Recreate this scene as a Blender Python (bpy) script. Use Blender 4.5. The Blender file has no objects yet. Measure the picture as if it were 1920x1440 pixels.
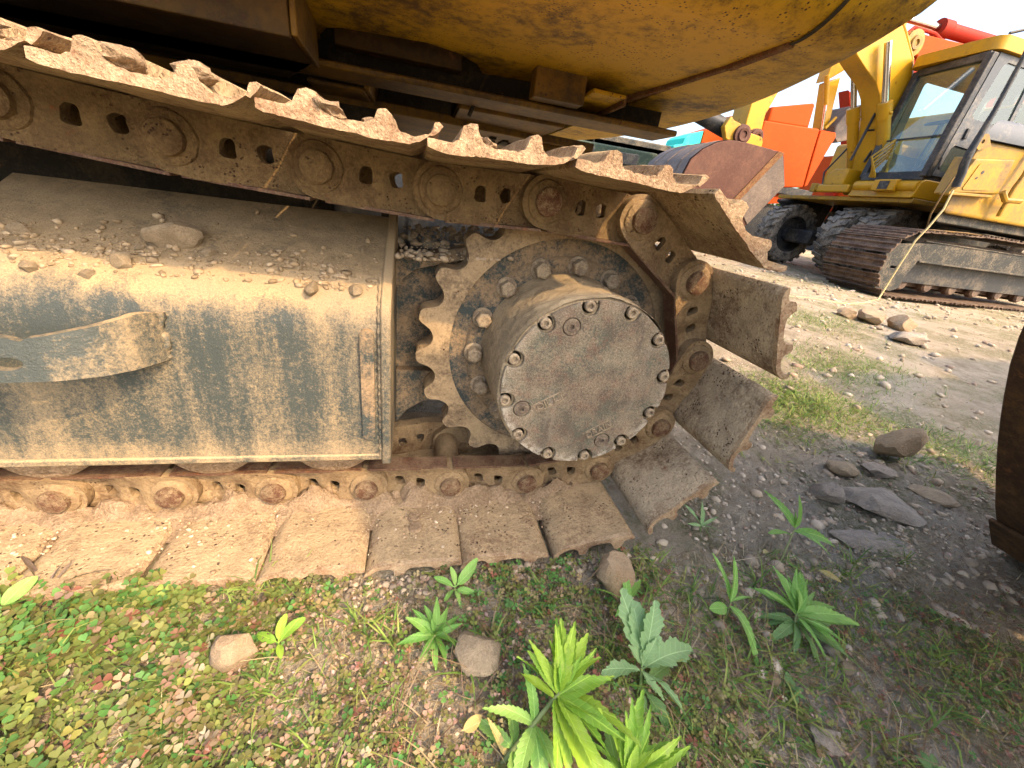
import bpy, bmesh, math, random
import numpy as np
from mathutils import Vector, Matrix, noise
from mathutils.geometry import delaunay_2d_cdt
random.seed(7)
rng = np.random.default_rng(11)
R = math.radians
PI = math.pi
SC = bpy.context.scene
COL = SC.collection

# ------------------------------------------------------------------ camera, sky, sun, exposure
cam = bpy.data.cameras.new('camera')
camo = bpy.data.objects.new('camera', cam)
COL.objects.link(camo)
cam.sensor_width = 36.0
cam.lens = 745.25 / 1920 * 36
cam.clip_start = 0.02
cam.clip_end = 3000
rx = Vector((0.97020099, -0.20658049, 0.12662758))
ry = Vector((0.0236067, -0.43952842, -0.89791842))
rz = Vector((0.24114885, 0.8741506, -0.42155422))
mw = Matrix.Identity(4)
for i, v in enumerate((rx, -ry, -rz)):
    for j in range(3):
        mw[j][i] = v[j]
mw.translation = (-0.2343853, -0.8770779, 0.71287944)
camo.matrix_world = mw
SC.camera = camo

SUN_AZ, SUN_EL = R(35), R(43.3)     # azimuth measured from -Y towards +X
sdir = Vector((math.sin(SUN_AZ) * math.cos(SUN_EL), -math.cos(SUN_AZ) * math.cos(SUN_EL), math.sin(SUN_EL)))
world = bpy.data.worlds.new('World')
SC.world = world
world.use_nodes = True
wn = world.node_tree
bg = wn.nodes['Background']
sky = wn.nodes.new('ShaderNodeTexSky')
sky.sky_type = 'NISHITA'
sky.sun_disc = False
sky.sun_elevation = SUN_EL
sky.sun_rotation = math.atan2(sdir.x, sdir.y)
sky.air_density = 1.0
sky.dust_density = 5.0
sky.ozone_density = 1.0
wn.links.new(sky.outputs[0], bg.inputs['Color'])
bg.inputs['Strength'].default_value = 0.15
sl = bpy.data.lights.new('sun', 'SUN')
sl.energy = 1.35
sl.angle = R(1.0)
sl.color = (1.0, 0.68, 0.36)
slo = bpy.data.objects.new('sun', sl)
COL.objects.link(slo)
slo.rotation_euler = (-sdir).to_track_quat('-Z', 'Y').to_euler()
slo.location = (4, -6, 8)
SC.view_settings.view_transform = 'Standard'
SC.view_settings.look = 'None'
SC.view_settings.gamma = 1
SC.view_settings.use_curve_mapping = False
SC.view_settings.exposure = 2.1
SC.render.engine = 'CYCLES'
SC.cycles.max_bounces = 8
SC.cycles.diffuse_bounces = 4
SC.cycles.use_denoising = True

# ------------------------------------------------------------------ node helper and materials
class NT:
    def __init__(s, name):
        s.m = bpy.data.materials.new(name)
        s.m.use_nodes = True
        s.t = s.m.node_tree
        s.t.nodes.clear()
        s.out = s.n('ShaderNodeOutputMaterial')
    def n(s, ty, **kw):
        nd = s.t.nodes.new(ty)
        for k, v in kw.items():
            setattr(nd, k, v)
        return nd
    def put(s, sock, v):
        if v is None:
            return
        if isinstance(v, bpy.types.NodeSocket):
            s.t.links.new(v, sock)
        elif isinstance(v, (tuple, list)) and len(v) == 3 and sock.type == 'RGBA':
            sock.default_value = (*v, 1)
        else:
            sock.default_value = v
    def coords(s, rand=7.0, world=False):
        if world:
            return s.n('ShaderNodeNewGeometry').outputs['Position']
        tc = s.n('ShaderNodeTexCoord').outputs['Object']
        if not rand:
            return tc
        oi = s.n('ShaderNodeObjectInfo').outputs['Random']
        mul = s.math('MULTIPLY', oi, rand)
        cb = s.n('ShaderNodeCombineXYZ')
        for k in range(3):
            s.put(cb.inputs[k], mul)
        va = s.n('ShaderNodeVectorMath', operation='ADD')
        s.put(va.inputs[0], tc); s.put(va.inputs[1], cb.outputs[0])
        return va.outputs[0]
    def scale(s, vec, sc):
        va = s.n('ShaderNodeVectorMath', operation='MULTIPLY')
        s.put(va.inputs[0], vec); va.inputs[1].default_value = sc
        return va.outputs[0]
    def noise(s, vec, scale, detail=6, rough=0.6):
        nd = s.n('ShaderNodeTexNoise')
        s.put(nd.inputs['Vector'], vec)
        nd.inputs['Scale'].default_value = scale
        nd.inputs['Detail'].default_value = detail
        nd.inputs['Roughness'].default_value = rough
        return nd.outputs['Fac']
    def voro(s, vec, scale, feature='F1'):
        nd = s.n('ShaderNodeTexVoronoi', feature=feature)
        s.put(nd.inputs['Vector'], vec)
        nd.inputs['Scale'].default_value = scale
        return nd.outputs['Distance']
    def math(s, op, a, b=None, c=None, clamp=False):
        nd = s.n('ShaderNodeMath', operation=op, use_clamp=clamp)
        s.put(nd.inputs[0], a); s.put(nd.inputs[1], b)
        if c is not None:
            s.put(nd.inputs[2], c)
        return nd.outputs[0]
    def smooth(s, v, lo, hi, a=0.0, b=1.0):
        nd = s.n('ShaderNodeMapRange', interpolation_type='SMOOTHSTEP')
        s.put(nd.inputs[0], v)
        for k, x in enumerate((lo, hi, a, b)):
            nd.inputs[k + 1].default_value = x
        return nd.outputs[0]
    def mix(s, f, a, b, blend='MIX'):
        nd = s.n('ShaderNodeMix', data_type='RGBA', blend_type=blend)
        s.put(nd.inputs[0], f); s.put(nd.inputs[6], a); s.put(nd.inputs[7], b)
        return nd.outputs[2]
    def normz(s):
        sx = s.n('ShaderNodeSeparateXYZ')
        s.put(sx.inputs[0], s.n('ShaderNodeNewGeometry').outputs['Normal'])
        return sx.outputs[2]
    def bump(s, h, strength, dist=0.002, normal=None):
        nd = s.n('ShaderNodeBump')
        nd.inputs['Strength'].default_value = strength
        nd.inputs['Distance'].default_value = dist
        s.put(nd.inputs['Height'], h)
        s.put(nd.inputs['Normal'], normal)
        return nd.outputs[0]
    def finish(s, col, rough=0.85, metal=0.0, normal=None, spec=0.3, coat=0.0):
        p = s.n('ShaderNodeBsdfPrincipled')
        s.put(p.inputs['Base Color'], col); s.put(p.inputs['Roughness'], rough)
        s.put(p.inputs['Metallic'], metal); s.put(p.inputs['Normal'], normal)
        p.inputs['Specular IOR Level'].default_value = spec
        p.inputs['Coat Weight'].default_value = coat
        s.t.links.new(p.outputs[0], s.out.inputs['Surface'])
        return s.m

DUST = (0.375, 0.272, 0.150)
DUST2 = (0.27, 0.185, 0.105)
RUST = (0.105, 0.042, 0.020)
RUST2 = (0.22, 0.085, 0.030)

def weathered(name, base, dust=DUST, cover=0.5, up=0.5, rust=0.2, spots=0.0, spot_scale=70, scale=8, rough=0.85,
              metal=0.0, bump=0.5, bdist=0.002, streak=None, grain=220, rustcol=RUST, contrast=4.0, fine=0.45, grunge=0.25, rand=7.0, spec=0.3):
    s = NT(name)
    v = s.coords(rand)
    n1 = s.noise(v if streak is None else s.scale(v, streak), scale, 8, 0.62)
    n2 = s.noise(v, scale * 8, 5, 0.65)
    n3 = s.noise(v, grain, 3, 0.7)
    n4 = s.noise(v, scale * 2.3, 7, 0.68)
    f = s.math('MULTIPLY_ADD', s.math('SUBTRACT', n1, 0.5), contrast, cover)
    f = s.math('MULTIPLY_ADD', s.math('SUBTRACT', n2, 0.5), contrast * fine, f)
    f = s.math('MULTIPLY_ADD', s.math('SUBTRACT', n3, 0.5), contrast * 0.35, f)
    if up:
        f = s.math('MULTIPLY_ADD', s.math('MAXIMUM', s.normz(), 0.0), up, f)
    f = s.math('MULTIPLY', f, 1.0, clamp=True)
    dcol = s.mix(s.smooth(n4, 0.35, 0.7), dust, tuple(c * 0.68 for c in dust))
    col = s.mix(f, base, dcol)
    if rust:
        rf = s.smooth(s.math('MULTIPLY_ADD', s.math('SUBTRACT', n2, 0.5), 0.5, n4), 0.72 - rust * 0.5, 0.86 - rust * 0.5)
        col = s.mix(rf, col, s.mix(n3, rustcol, RUST2))
    hh = s.math('MULTIPLY_ADD', n2, 1.2, n3)
    if spots:
        vd = s.voro(v, spot_scale)
        mk = s.smooth(s.noise(v, spot_scale * 0.16, 3), 0.62 - spots * 0.35, 0.74 - spots * 0.35)
        sp = s.math('MULTIPLY', s.smooth(vd, 0.32, 0.16), mk)
        col = s.mix(sp, col, (0.055, 0.023, 0.013))
        vd2 = s.voro(v, spot_scale * 2.6)
        sp2 = s.math('MULTIPLY', s.smooth(vd2, 0.36, 0.2), s.smooth(n1, 0.66 - spots * 0.3, 0.5 + 0.3 - spots * 0.3))
        col = s.mix(s.math('MULTIPLY', sp2, 0.75), col, RUST)
        hh = s.math('MULTIPLY_ADD', sp, -1.0, hh)
    val = s.math('MULTIPLY_ADD', s.math('SUBTRACT', n3, 0.5), grunge * 2.4, 1.0)
    hs = s.n('ShaderNodeHueSaturation')
    s.put(hs.inputs['Color'], col); s.put(hs.inputs['Value'], val)
    b = s.bump(hh, bump, bdist)
    return s.finish(hs.outputs[0], rough, metal, b, spec)

M = {}
M['shoe'] = weathered('shoe_dust_steel', (0.17, 0.10, 0.055), (0.375, 0.270, 0.150), 0.70, 0.35, 0.14, 0.30, 120, 9, bump=0.9, bdist=0.004, contrast=4, grunge=0.4)
M['shoe_pitted_bounce'] = weathered('pitted_shoe_bounce', (0.16, 0.10, 0.055), (0.46, 0.355, 0.225), 0.76, 0.2, 0.20, 0.33, 140, 8, bump=0.9, bdist=0.004, contrast=4, grunge=0.4)  # real pits; dust paled to stand in for bounce light
M['shoe_end'] = weathered('worn_shoe_edge', (0.20, 0.10, 0.05), (0.46, 0.335, 0.20), 0.62, 0.2, 0.22, 0, scale=26, bump=0.9, bdist=0.003, grain=240, contrast=2.4, grunge=0.35)
M['link'] = weathered('chain_link_shade', (0.080, 0.042, 0.017), (0.185, 0.120, 0.052), 0.72, 0.35, 0.18, 0.25, 160, 14, bump=0.9, bdist=0.003, contrast=3)  # top-run shade is darkened into this link colour
M['pin'] = weathered('rusty_pin', (0.13, 0.055, 0.028), (0.32, 0.22, 0.12), 0.45, 0.3, 0.25, 0.3, 300, 60, bump=1.0, bdist=0.004)
M['rail'] = weathered('polished_rusty_rail', (0.085, 0.040, 0.024), (0.20, 0.125, 0.07), 0.28, 0.3, 0.3, 0, scale=30, rough=0.5, bump=0.6)
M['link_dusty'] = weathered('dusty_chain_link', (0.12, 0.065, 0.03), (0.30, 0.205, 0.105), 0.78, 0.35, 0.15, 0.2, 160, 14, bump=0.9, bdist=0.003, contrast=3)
M['under_brown'] = weathered('dark_frame_brown', (0.085, 0.047, 0.010), (0.045, 0.028, 0.012), 0.45, 0.2, 0.25, 0.3, 50, 4, rough=0.7, bump=0.3)  # darker brown version of the frame colour
M['mud'] = weathered('dry_mud', (0.22, 0.145, 0.08), (0.36, 0.25, 0.15), 0.5, 0.2, 0.08, 0, scale=24, bump=1.0, bdist=0.005, grunge=0.5)
def frame_mat():
    s = NT('frame_paint_dusty')
    v = s.coords(0)
    sx = s.n('ShaderNodeSeparateXYZ'); s.put(sx.inputs[0], v)
    st = s.noise(s.scale(v, (1, 1, 0.13)), 16, 7, 0.62)          # runs of rain-washed dust
    st2 = s.noise(s.scale(v, (1, 1, 0.10)), 55, 4, 0.6)
    big = s.noise(v, 5.5, 6, 0.6)
    fine = s.noise(v, 110, 6, 0.75)
    grain = s.noise(v, 330, 3, 0.75)
    f = s.math('MULTIPLY_ADD', s.math('SUBTRACT', st, 0.5), 2.0, 0.22)
    f = s.math('MULTIPLY_ADD', s.math('SUBTRACT', st2, 0.5), 0.7, f)
    f = s.math('MULTIPLY_ADD', s.math('SUBTRACT', big, 0.5), 1.3, f)
    f = s.math('MULTIPLY_ADD', s.math('SUBTRACT', fine, 0.5), 1.9, f)
    f = s.math('MULTIPLY_ADD', s.math('SUBTRACT', grain, 0.5), 1.2, f)
    rub = s.math('MULTIPLY', s.smooth(s.math('MULTIPLY_ADD', s.math('SUBTRACT', big, 0.5), 0.35, sx.outputs[0]), -0.665, -0.72), s.smooth(sx.outputs[2], 0.33, 0.40))
    f = s.math('MULTIPLY_ADD', rub, -0.45, f)
    f = s.math('ADD', f, s.smooth(sx.outputs[2], 0.470, 0.535, 0, 0.75))
    f = s.math('ADD', f, s.smooth(sx.outputs[2], 0.245, 0.205, 0, 0.35))
    f = s.math('MULTIPLY_ADD', s.math('MAXIMUM', s.normz(), 0.0), 0.6, f, clamp=True)
    dcol = s.mix(s.smooth(big, 0.3, 0.7), (0.36, 0.252, 0.130), (0.28, 0.21, 0.125))
    col = s.mix(f, s.mix(st, (0.032, 0.041, 0.039), (0.060, 0.067, 0.058)), dcol)
    chip = s.smooth(s.noise(v, 26, 5, 0.7), 0.70, 0.76)
    col = s.mix(s.math('MULTIPLY', chip, 0.7), col, (0.16, 0.07, 0.025))
    scr = s.smooth(s.noise(s.scale(v, (0.25, 1, 3.5)), 45, 3, 0.6), 0.70, 0.76)
    col = s.mix(s.math('MULTIPLY', scr, 0.4), col, (0.30, 0.25, 0.18))
    hs = s.n('ShaderNodeHueSaturation'); s.put(hs.inputs['Color'], col)
    s.put(hs.inputs['Value'], s.math('MULTIPLY_ADD', s.math('SUBTRACT', grain, 0.5), 0.8, 1.0))
    return s.finish(hs.outputs[0], s.math('MULTIPLY_ADD', f, 0.4, 0.45), 0, s.bump(s.math('MULTIPLY_ADD', fine, 1.5, grain), 0.6, 0.002), 0.4)
M['frame'] = frame_mat()
M['slope'] = weathered('dusty_slope', (0.10, 0.085, 0.06), (0.30, 0.220, 0.125), 0.92, 0.4, 0.0, 0, scale=12, bump=0.8, bdist=0.004)
M['teal'] = weathered('teal_paint', (0.040, 0.050, 0.047), DUST2, 0.50, 0.5, 0.08, 0, scale=16, bump=0.4, grain=300)
M['sprocket'] = weathered('sprocket_steel', (0.13, 0.09, 0.055), (0.37, 0.265, 0.15), 0.78, 0.2, 0.12, 0.2, 110, 10, bump=0.6)
def cover_mat():
    s = NT('cast_cover_steel')
    v = s.coords(0)
    sx = s.n('ShaderNodeSeparateXYZ'); s.put(sx.inputs[0], v)
    dx = s.math('SUBTRACT', sx.outputs[0], 0.0964); dz = s.math('SUBTRACT', sx.outputs[2], 0.396)
    r = s.math('SQRT', s.math('ADD', s.math('MULTIPLY', dx, dx), s.math('MULTIPLY', dz, dz)))
    big = s.noise(v, 9, 7, 0.65); mid = s.noise(v, 38, 6, 0.7); gr_ = s.noise(v, 210, 4, 0.8); gr2_ = s.noise(v, 420, 2, 0.7)
    col = s.mix(s.smooth(big, 0.35, 0.65), (0.115, 0.082, 0.056), (0.088, 0.094, 0.066))
    col = s.mix(s.smooth(mid, 0.46, 0.66), col, (0.145, 0.088, 0.058))
    ds = s.math('MULTIPLY_ADD', s.math('SUBTRACT', gr_, 0.5), 2.3, 0.30)
    ds = s.math('MULTIPLY_ADD', s.math('SUBTRACT', s.noise(v, 14, 6, 0.65), 0.5), 2.6, ds, clamp=True)
    col = s.mix(ds, col, (0.32, 0.25, 0.165))
    oil = s.smooth(s.noise(s.scale(v, (1, 1, 0.35)), 13, 6, 0.6), 0.60, 0.70)
    col = s.mix(s.math('MULTIPLY', oil, 0.5), col, (0.075, 0.058, 0.042))
    scr = s.smooth(s.noise(s.scale(v, (0.5, 1, 0.06)), 75, 3, 0.6), 0.60, 0.72)
    col = s.mix(s.math('MULTIPLY', scr, 0.30), col, (0.30, 0.25, 0.19))
    rimf = s.math('MULTIPLY', s.smooth(r, 0.148, 0.172), s.smooth(s.noise(v, 55, 5, 0.75), 0.42, 0.58))
    low = s.smooth(sx.outputs[2], 0.50, 0.27, 0.15, 0.85)
    col = s.mix(s.math('MULTIPLY', rimf, low), col, (0.47, 0.41, 0.32))
    hs = s.n('ShaderNodeHueSaturation'); s.put(hs.inputs['Color'], col)
    s.put(hs.inputs['Value'], s.math('MULTIPLY_ADD', s.math('SUBTRACT', gr2_, 0.5), 1.2, 1.0))
    h = s.math('MULTIPLY_ADD', gr_, 1.5, s.math('MULTIPLY', mid, 0.8))
    return s.finish(hs.outputs[0], 0.72, 0.0, s.bump(h, 0.9, 0.0025), 0.4)
M['cover'] = cover_mat()
M['plug'] = weathered('plug_steel', (0.115, 0.082, 0.058), (0.25, 0.20, 0.135), 0.35, 0.1, 0.2, 0, scale=60, bump=0.6)
M['drum'] = weathered('drum_dust', (0.16, 0.125, 0.08), (0.36, 0.275, 0.165), 0.6, 0.6, 0.06, 0.1, 150, 7, bump=0.6, streak=(1, 0.35, 1))
M['boltm'] = weathered('bolt_steel', (0.17, 0.125, 0.085), (0.36, 0.28, 0.18), 0.55, 0.5, 0.18, 0, scale=60, bump=0.6)
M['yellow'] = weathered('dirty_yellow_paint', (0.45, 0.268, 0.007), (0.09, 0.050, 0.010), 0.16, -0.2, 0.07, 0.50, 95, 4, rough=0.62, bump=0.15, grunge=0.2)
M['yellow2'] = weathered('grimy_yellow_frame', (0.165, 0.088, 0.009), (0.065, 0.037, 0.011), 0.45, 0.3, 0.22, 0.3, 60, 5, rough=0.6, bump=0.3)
M['rustedge'] = weathered('rust_scale', (0.10, 0.045, 0.018), (0.22, 0.13, 0.05), 0.4, 0.2, 0.5, 0.4, 120, 25, bump=1.0, bdist=0.004)
M['dark'] = weathered('dark_brown', (0.020, 0.016, 0.011), (0.06, 0.045, 0.025), 0.3, 0.3, 0.1, 0, scale=6)  # near-black brown for inner parts and openings
M['yclean'] = weathered('yellow_machine_paint', (0.43, 0.225, 0.006), (0.24, 0.15, 0.035), 0.10, 0.25, 0.02, 0.12, 14, 2.2, rough=0.4, bump=0.06, grain=60, grunge=0.1, contrast=2.2)
M['ydull'] = weathered('dull_yellow_paint', (0.34, 0.19, 0.009), (0.16, 0.10, 0.032), 0.32, 0.3, 0.05, 0.25, 20, 2.5, rough=0.5, bump=0.1, grain=60, grunge=0.15, contrast=2.6)
M['orange'] = weathered('orange_machine_paint', (0.40, 0.050, 0.003), (0.36, 0.075, 0.010), 0.10, 0.1, 0.0, 0, scale=1.6, spec=0.12, rough=0.65, bump=0.04, grain=40, grunge=0.07, contrast=1.6)
M['red'] = weathered('red_boom_paint', (0.27, 0.017, 0.006), (0.22, 0.045, 0.02), 0.08, 0.2, 0.0, 0, scale=1.6, spec=0.15, rough=0.65, bump=0.04, grain=40, grunge=0.08, contrast=1.6)
M['bucket'] = weathered('bucket_rust_steel', (0.062, 0.022, 0.013), (0.105, 0.045, 0.026), 0.35, 0.15, 0.10, 0.15, 26, 3, bump=0.35, grain=60, rough=0.7, contrast=3.0)
M['bucketgrey'] = weathered('bucket_grey_steel', (0.085, 0.065, 0.053), (0.16, 0.12, 0.09), 0.4, 0.2, 0.12, 0, scale=3, bump=0.3, grain=60, rough=0.6)
M['bucketdark'] = weathered('dark_rust_bucket', (0.045, 0.024, 0.012), (0.12, 0.065, 0.025), 0.35, 0.3, 0.2, 0.2, 60, 6, bump=0.4, rough=0.75)
M['black'] = weathered('black_paint', (0.018, 0.020, 0.023), (0.10, 0.085, 0.065), 0.12, 0.25, 0.02, 0, scale=3, bump=0.1, rough=0.5, grain=60)
M['grey'] = weathered('grey_cab_paint', (0.060, 0.068, 0.078), (0.17, 0.155, 0.13), 0.10, 0.15, 0.0, 0, scale=3, bump=0.08, rough=0.5, grain=60)
M['track2'] = weathered('rusty_track', (0.055, 0.034, 0.024), (0.17, 0.115, 0.075), 0.38, 0.35, 0.25, 0, scale=8, bump=0.4, rough=0.6, grain=90)
M['tframe'] = weathered('dark_undercarriage', (0.030, 0.033, 0.032), (0.15, 0.125, 0.09), 0.25, 0.5, 0.04, 0, scale=5, bump=0.3, grain=80)
M['tyre'] = weathered('dusty_rubber', (0.040, 0.038, 0.035), (0.27, 0.235, 0.185), 0.52, 0.4, 0.0, 0, scale=7, bump=0.4, grain=80)
M['tan'] = weathered('tan_dust_rim', (0.11, 0.095, 0.075), (0.34, 0.27, 0.18), 0.7, 0.3, 0.0, 0, scale=6, bump=0.4, grain=80)
M['cream'] = weathered('cream_caster_paint', (0.55, 0.50, 0.38), (0.40, 0.31, 0.20), 0.2, 0.2, 0.05, 0, scale=3, bump=0.1, grain=60)  # pale skin of the added shade caster
M['green'] = weathered('dark_green_paint', (0.018, 0.035, 0.026), (0.08, 0.09, 0.06), 0.3, 0.3, 0.05, 0, scale=2, bump=0.1, grain=30)
M['cyan'] = weathered('turquoise_paint', (0.03, 0.50, 0.42), (0.12, 0.42, 0.36), 0.2, 0.1, 0.0, 0, scale=2, bump=0.05, grain=30)
M['soil_far'] = None
M['rock'] = weathered('tan_rock', (0.26, 0.195, 0.12), (0.37, 0.285, 0.18), 0.5, 0.2, 0.03, 0, scale=1.3, bump=0.8, bdist=0.004, grain=16, rustcol=(0.22, 0.12, 0.07), rand=30)
M['rockgrey'] = weathered('grey_rock', (0.19, 0.165, 0.14), (0.36, 0.30, 0.23), 0.5, 0.5, 0.0, 0, scale=1.6, bump=0.8, bdist=0.006, grain=16, streak=(1, 1, 3), rand=30)
M['rockpink'] = weathered('orange_tan_stone', (0.27, 0.185, 0.105), (0.36, 0.265, 0.165), 0.5, 0.2, 0.05, 0, scale=1.4, bump=0.8, bdist=0.004, grain=16, rand=30)
M['rope'] = weathered('straw_rope', (0.42, 0.33, 0.14), (0.48, 0.40, 0.22), 0.5, 0.2, 0, 0, scale=30)
M['rodm'] = NT('chrome_rod').finish((0.62, 0.62, 0.62), 0.18, 1.0)
M['white'] = NT('white_letter').finish((0.8, 0.78, 0.74), 0.6)

def glass_mat(name, tint):
    s = NT(name)
    g = s.n('ShaderNodeBsdfGlossy'); g.inputs['Roughness'].default_value = 0.05
    g.inputs['Color'].default_value = (0.8, 0.85, 0.85, 1)
    t = s.n('ShaderNodeBsdfTransparent'); t.inputs['Color'].default_value = (*tint, 1)
    d = s.n('ShaderNodeBsdfDiffuse'); d.inputs['Color'].default_value = (0.35, 0.40, 0.36, 1)
    m1 = s.n('ShaderNodeMixShader'); m2 = s.n('ShaderNodeMixShader')
    m1.inputs[0].default_value = 0.12
    s.t.links.new(t.outputs[0], m1.inputs[1]); s.t.links.new(d.outputs[0], m1.inputs[2])
    m2.inputs[0].default_value = 0.10
    s.t.links.new(m1.outputs[0], m2.inputs[1]); s.t.links.new(g.outputs[0], m2.inputs[2])
    s.t.links.new(m2.outputs[0], s.out.inputs['Surface'])
    return s.m
M['glass'] = glass_mat('dusty_green_glass', (0.66, 0.86, 0.74))

def leaf_mat(name, c1, c2, trans=0.35):
    s = NT(name)
    tc = s.n('ShaderNodeTexCoord').outputs['Object']
    v = s.coords(5)
    oi = s.n('ShaderNodeObjectInfo').outputs['Random']
    f = s.math('ADD', s.math('MULTIPLY', oi, 0.7), s.math('MULTIPLY', s.noise(v, 4, 4), 0.5), clamp=True)
    col = s.mix(s.smooth(f, 0.2, 0.95), c1, c2)
    sx = s.n('ShaderNodeSeparateXYZ'); s.put(sx.inputs[0], tc)
    ay = s.math('ABSOLUTE', sx.outputs[1])
    rib = s.smooth(ay, 0.012, 0.004)
    ph = s.math('MULTIPLY', s.math('MULTIPLY_ADD', ay, -0.9, sx.outputs[0]), 62.0)
    vein = s.smooth(s.math('SINE', ph), 0.75, 1.0)
    light = tuple(min(1, c * 1.5 + 0.03) for c in c2)
    col = s.mix(s.math('MULTIPLY', s.math('MAXIMUM', rib, s.math('MULTIPLY', vein, 0.35)), 0.75), col, light)
    sp = s.smooth(s.noise(v, 14, 5, 0.75), 0.58, 0.72)
    col = s.mix(s.math('MULTIPLY', sp, 0.35), col, tuple(c * 0.55 + d for c, d in zip(c1, (0.05, 0.035, 0.015))))
    dst = s.smooth(s.noise(v, 5, 6, 0.7), 0.50, 0.72)
    col = s.mix(s.math('MULTIPLY', dst, 0.30), col, (0.34, 0.31, 0.20))
    p = s.n('ShaderNodeBsdfPrincipled')
    s.put(p.inputs['Base Color'], col); p.inputs['Roughness'].default_value = 0.6
    p.inputs['Specular IOR Level'].default_value = 0.35
    hh = s.math('MULTIPLY_ADD', vein, -0.5, s.noise(v, 22, 3))
    s.put(p.inputs['Normal'], s.bump(s.math('MULTIPLY_ADD', rib, -1.0, hh), 0.5, 0.0012))
    t = s.n('ShaderNodeBsdfTranslucent'); s.put(t.inputs['Color'], s.mix(0.5, col, (0.30, 0.46, 0.03)))
    mx = s.n('ShaderNodeMixShader'); mx.inputs[0].default_value = trans
    s.t.links.new(p.outputs[0], mx.inputs[1]); s.t.links.new(t.outputs[0], mx.inputs[2])
    s.t.links.new(mx.outputs[0], s.out.inputs['Surface'])
    return s.m
M['leaf_bright'] = leaf_mat('bright_leaf', (0.15, 0.32, 0.035), (0.28, 0.42, 0.04))
M['leaf_fresh'] = leaf_mat('fresh_green_leaf', (0.10, 0.25, 0.045), (0.17, 0.33, 0.06))
M['leaf_mid'] = leaf_mat('mid_green_leaf', (0.17, 0.36, 0.07), (0.28, 0.47, 0.11))
M['leaf_grey'] = leaf_mat('grey_green_leaf', (0.18, 0.31, 0.13), (0.27, 0.41, 0.18))
M['leaf_dark'] = leaf_mat('dull_green_leaf', (0.11, 0.22, 0.07), (0.18, 0.30, 0.10))
M['leaf_purple'] = leaf_mat('purple_blade', (0.07, 0.04, 0.05), (0.14, 0.09, 0.07))
M['leaf_dead'] = leaf_mat('dead_leaf', (0.50, 0.38, 0.13), (0.55, 0.45, 0.22))
M['stem'] = leaf_mat('weed_stem', (0.14, 0.20, 0.06), (0.20, 0.22, 0.09), 0.1)

def attr_mat(name, trans=0.3, rough=0.6):
    s = NT(name)
    a = s.n('ShaderNodeAttribute', attribute_name='Col').outputs['Color']
    p = s.n('ShaderNodeBsdfPrincipled')
    s.put(p.inputs['Base Color'], a); p.inputs['Roughness'].default_value = rough
    p.inputs['Specular IOR Level'].default_value = 0.25
    t = s.n('ShaderNodeBsdfTranslucent'); s.put(t.inputs['Color'], a)
    mx = s.n('ShaderNodeMixShader'); mx.inputs[0].default_value = trans
    s.t.links.new(p.outputs[0], mx.inputs[1]); s.t.links.new(t.outputs[0], mx.inputs[2])
    s.t.links.new(mx.outputs[0], s.out.inputs['Surface'])
    return s.m
M['attr_leaf'] = attr_mat('ground_cover_leaf', 0.3)
M['attr_solid'] = attr_mat('loose_stone', 0.0, 0.9)

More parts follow.
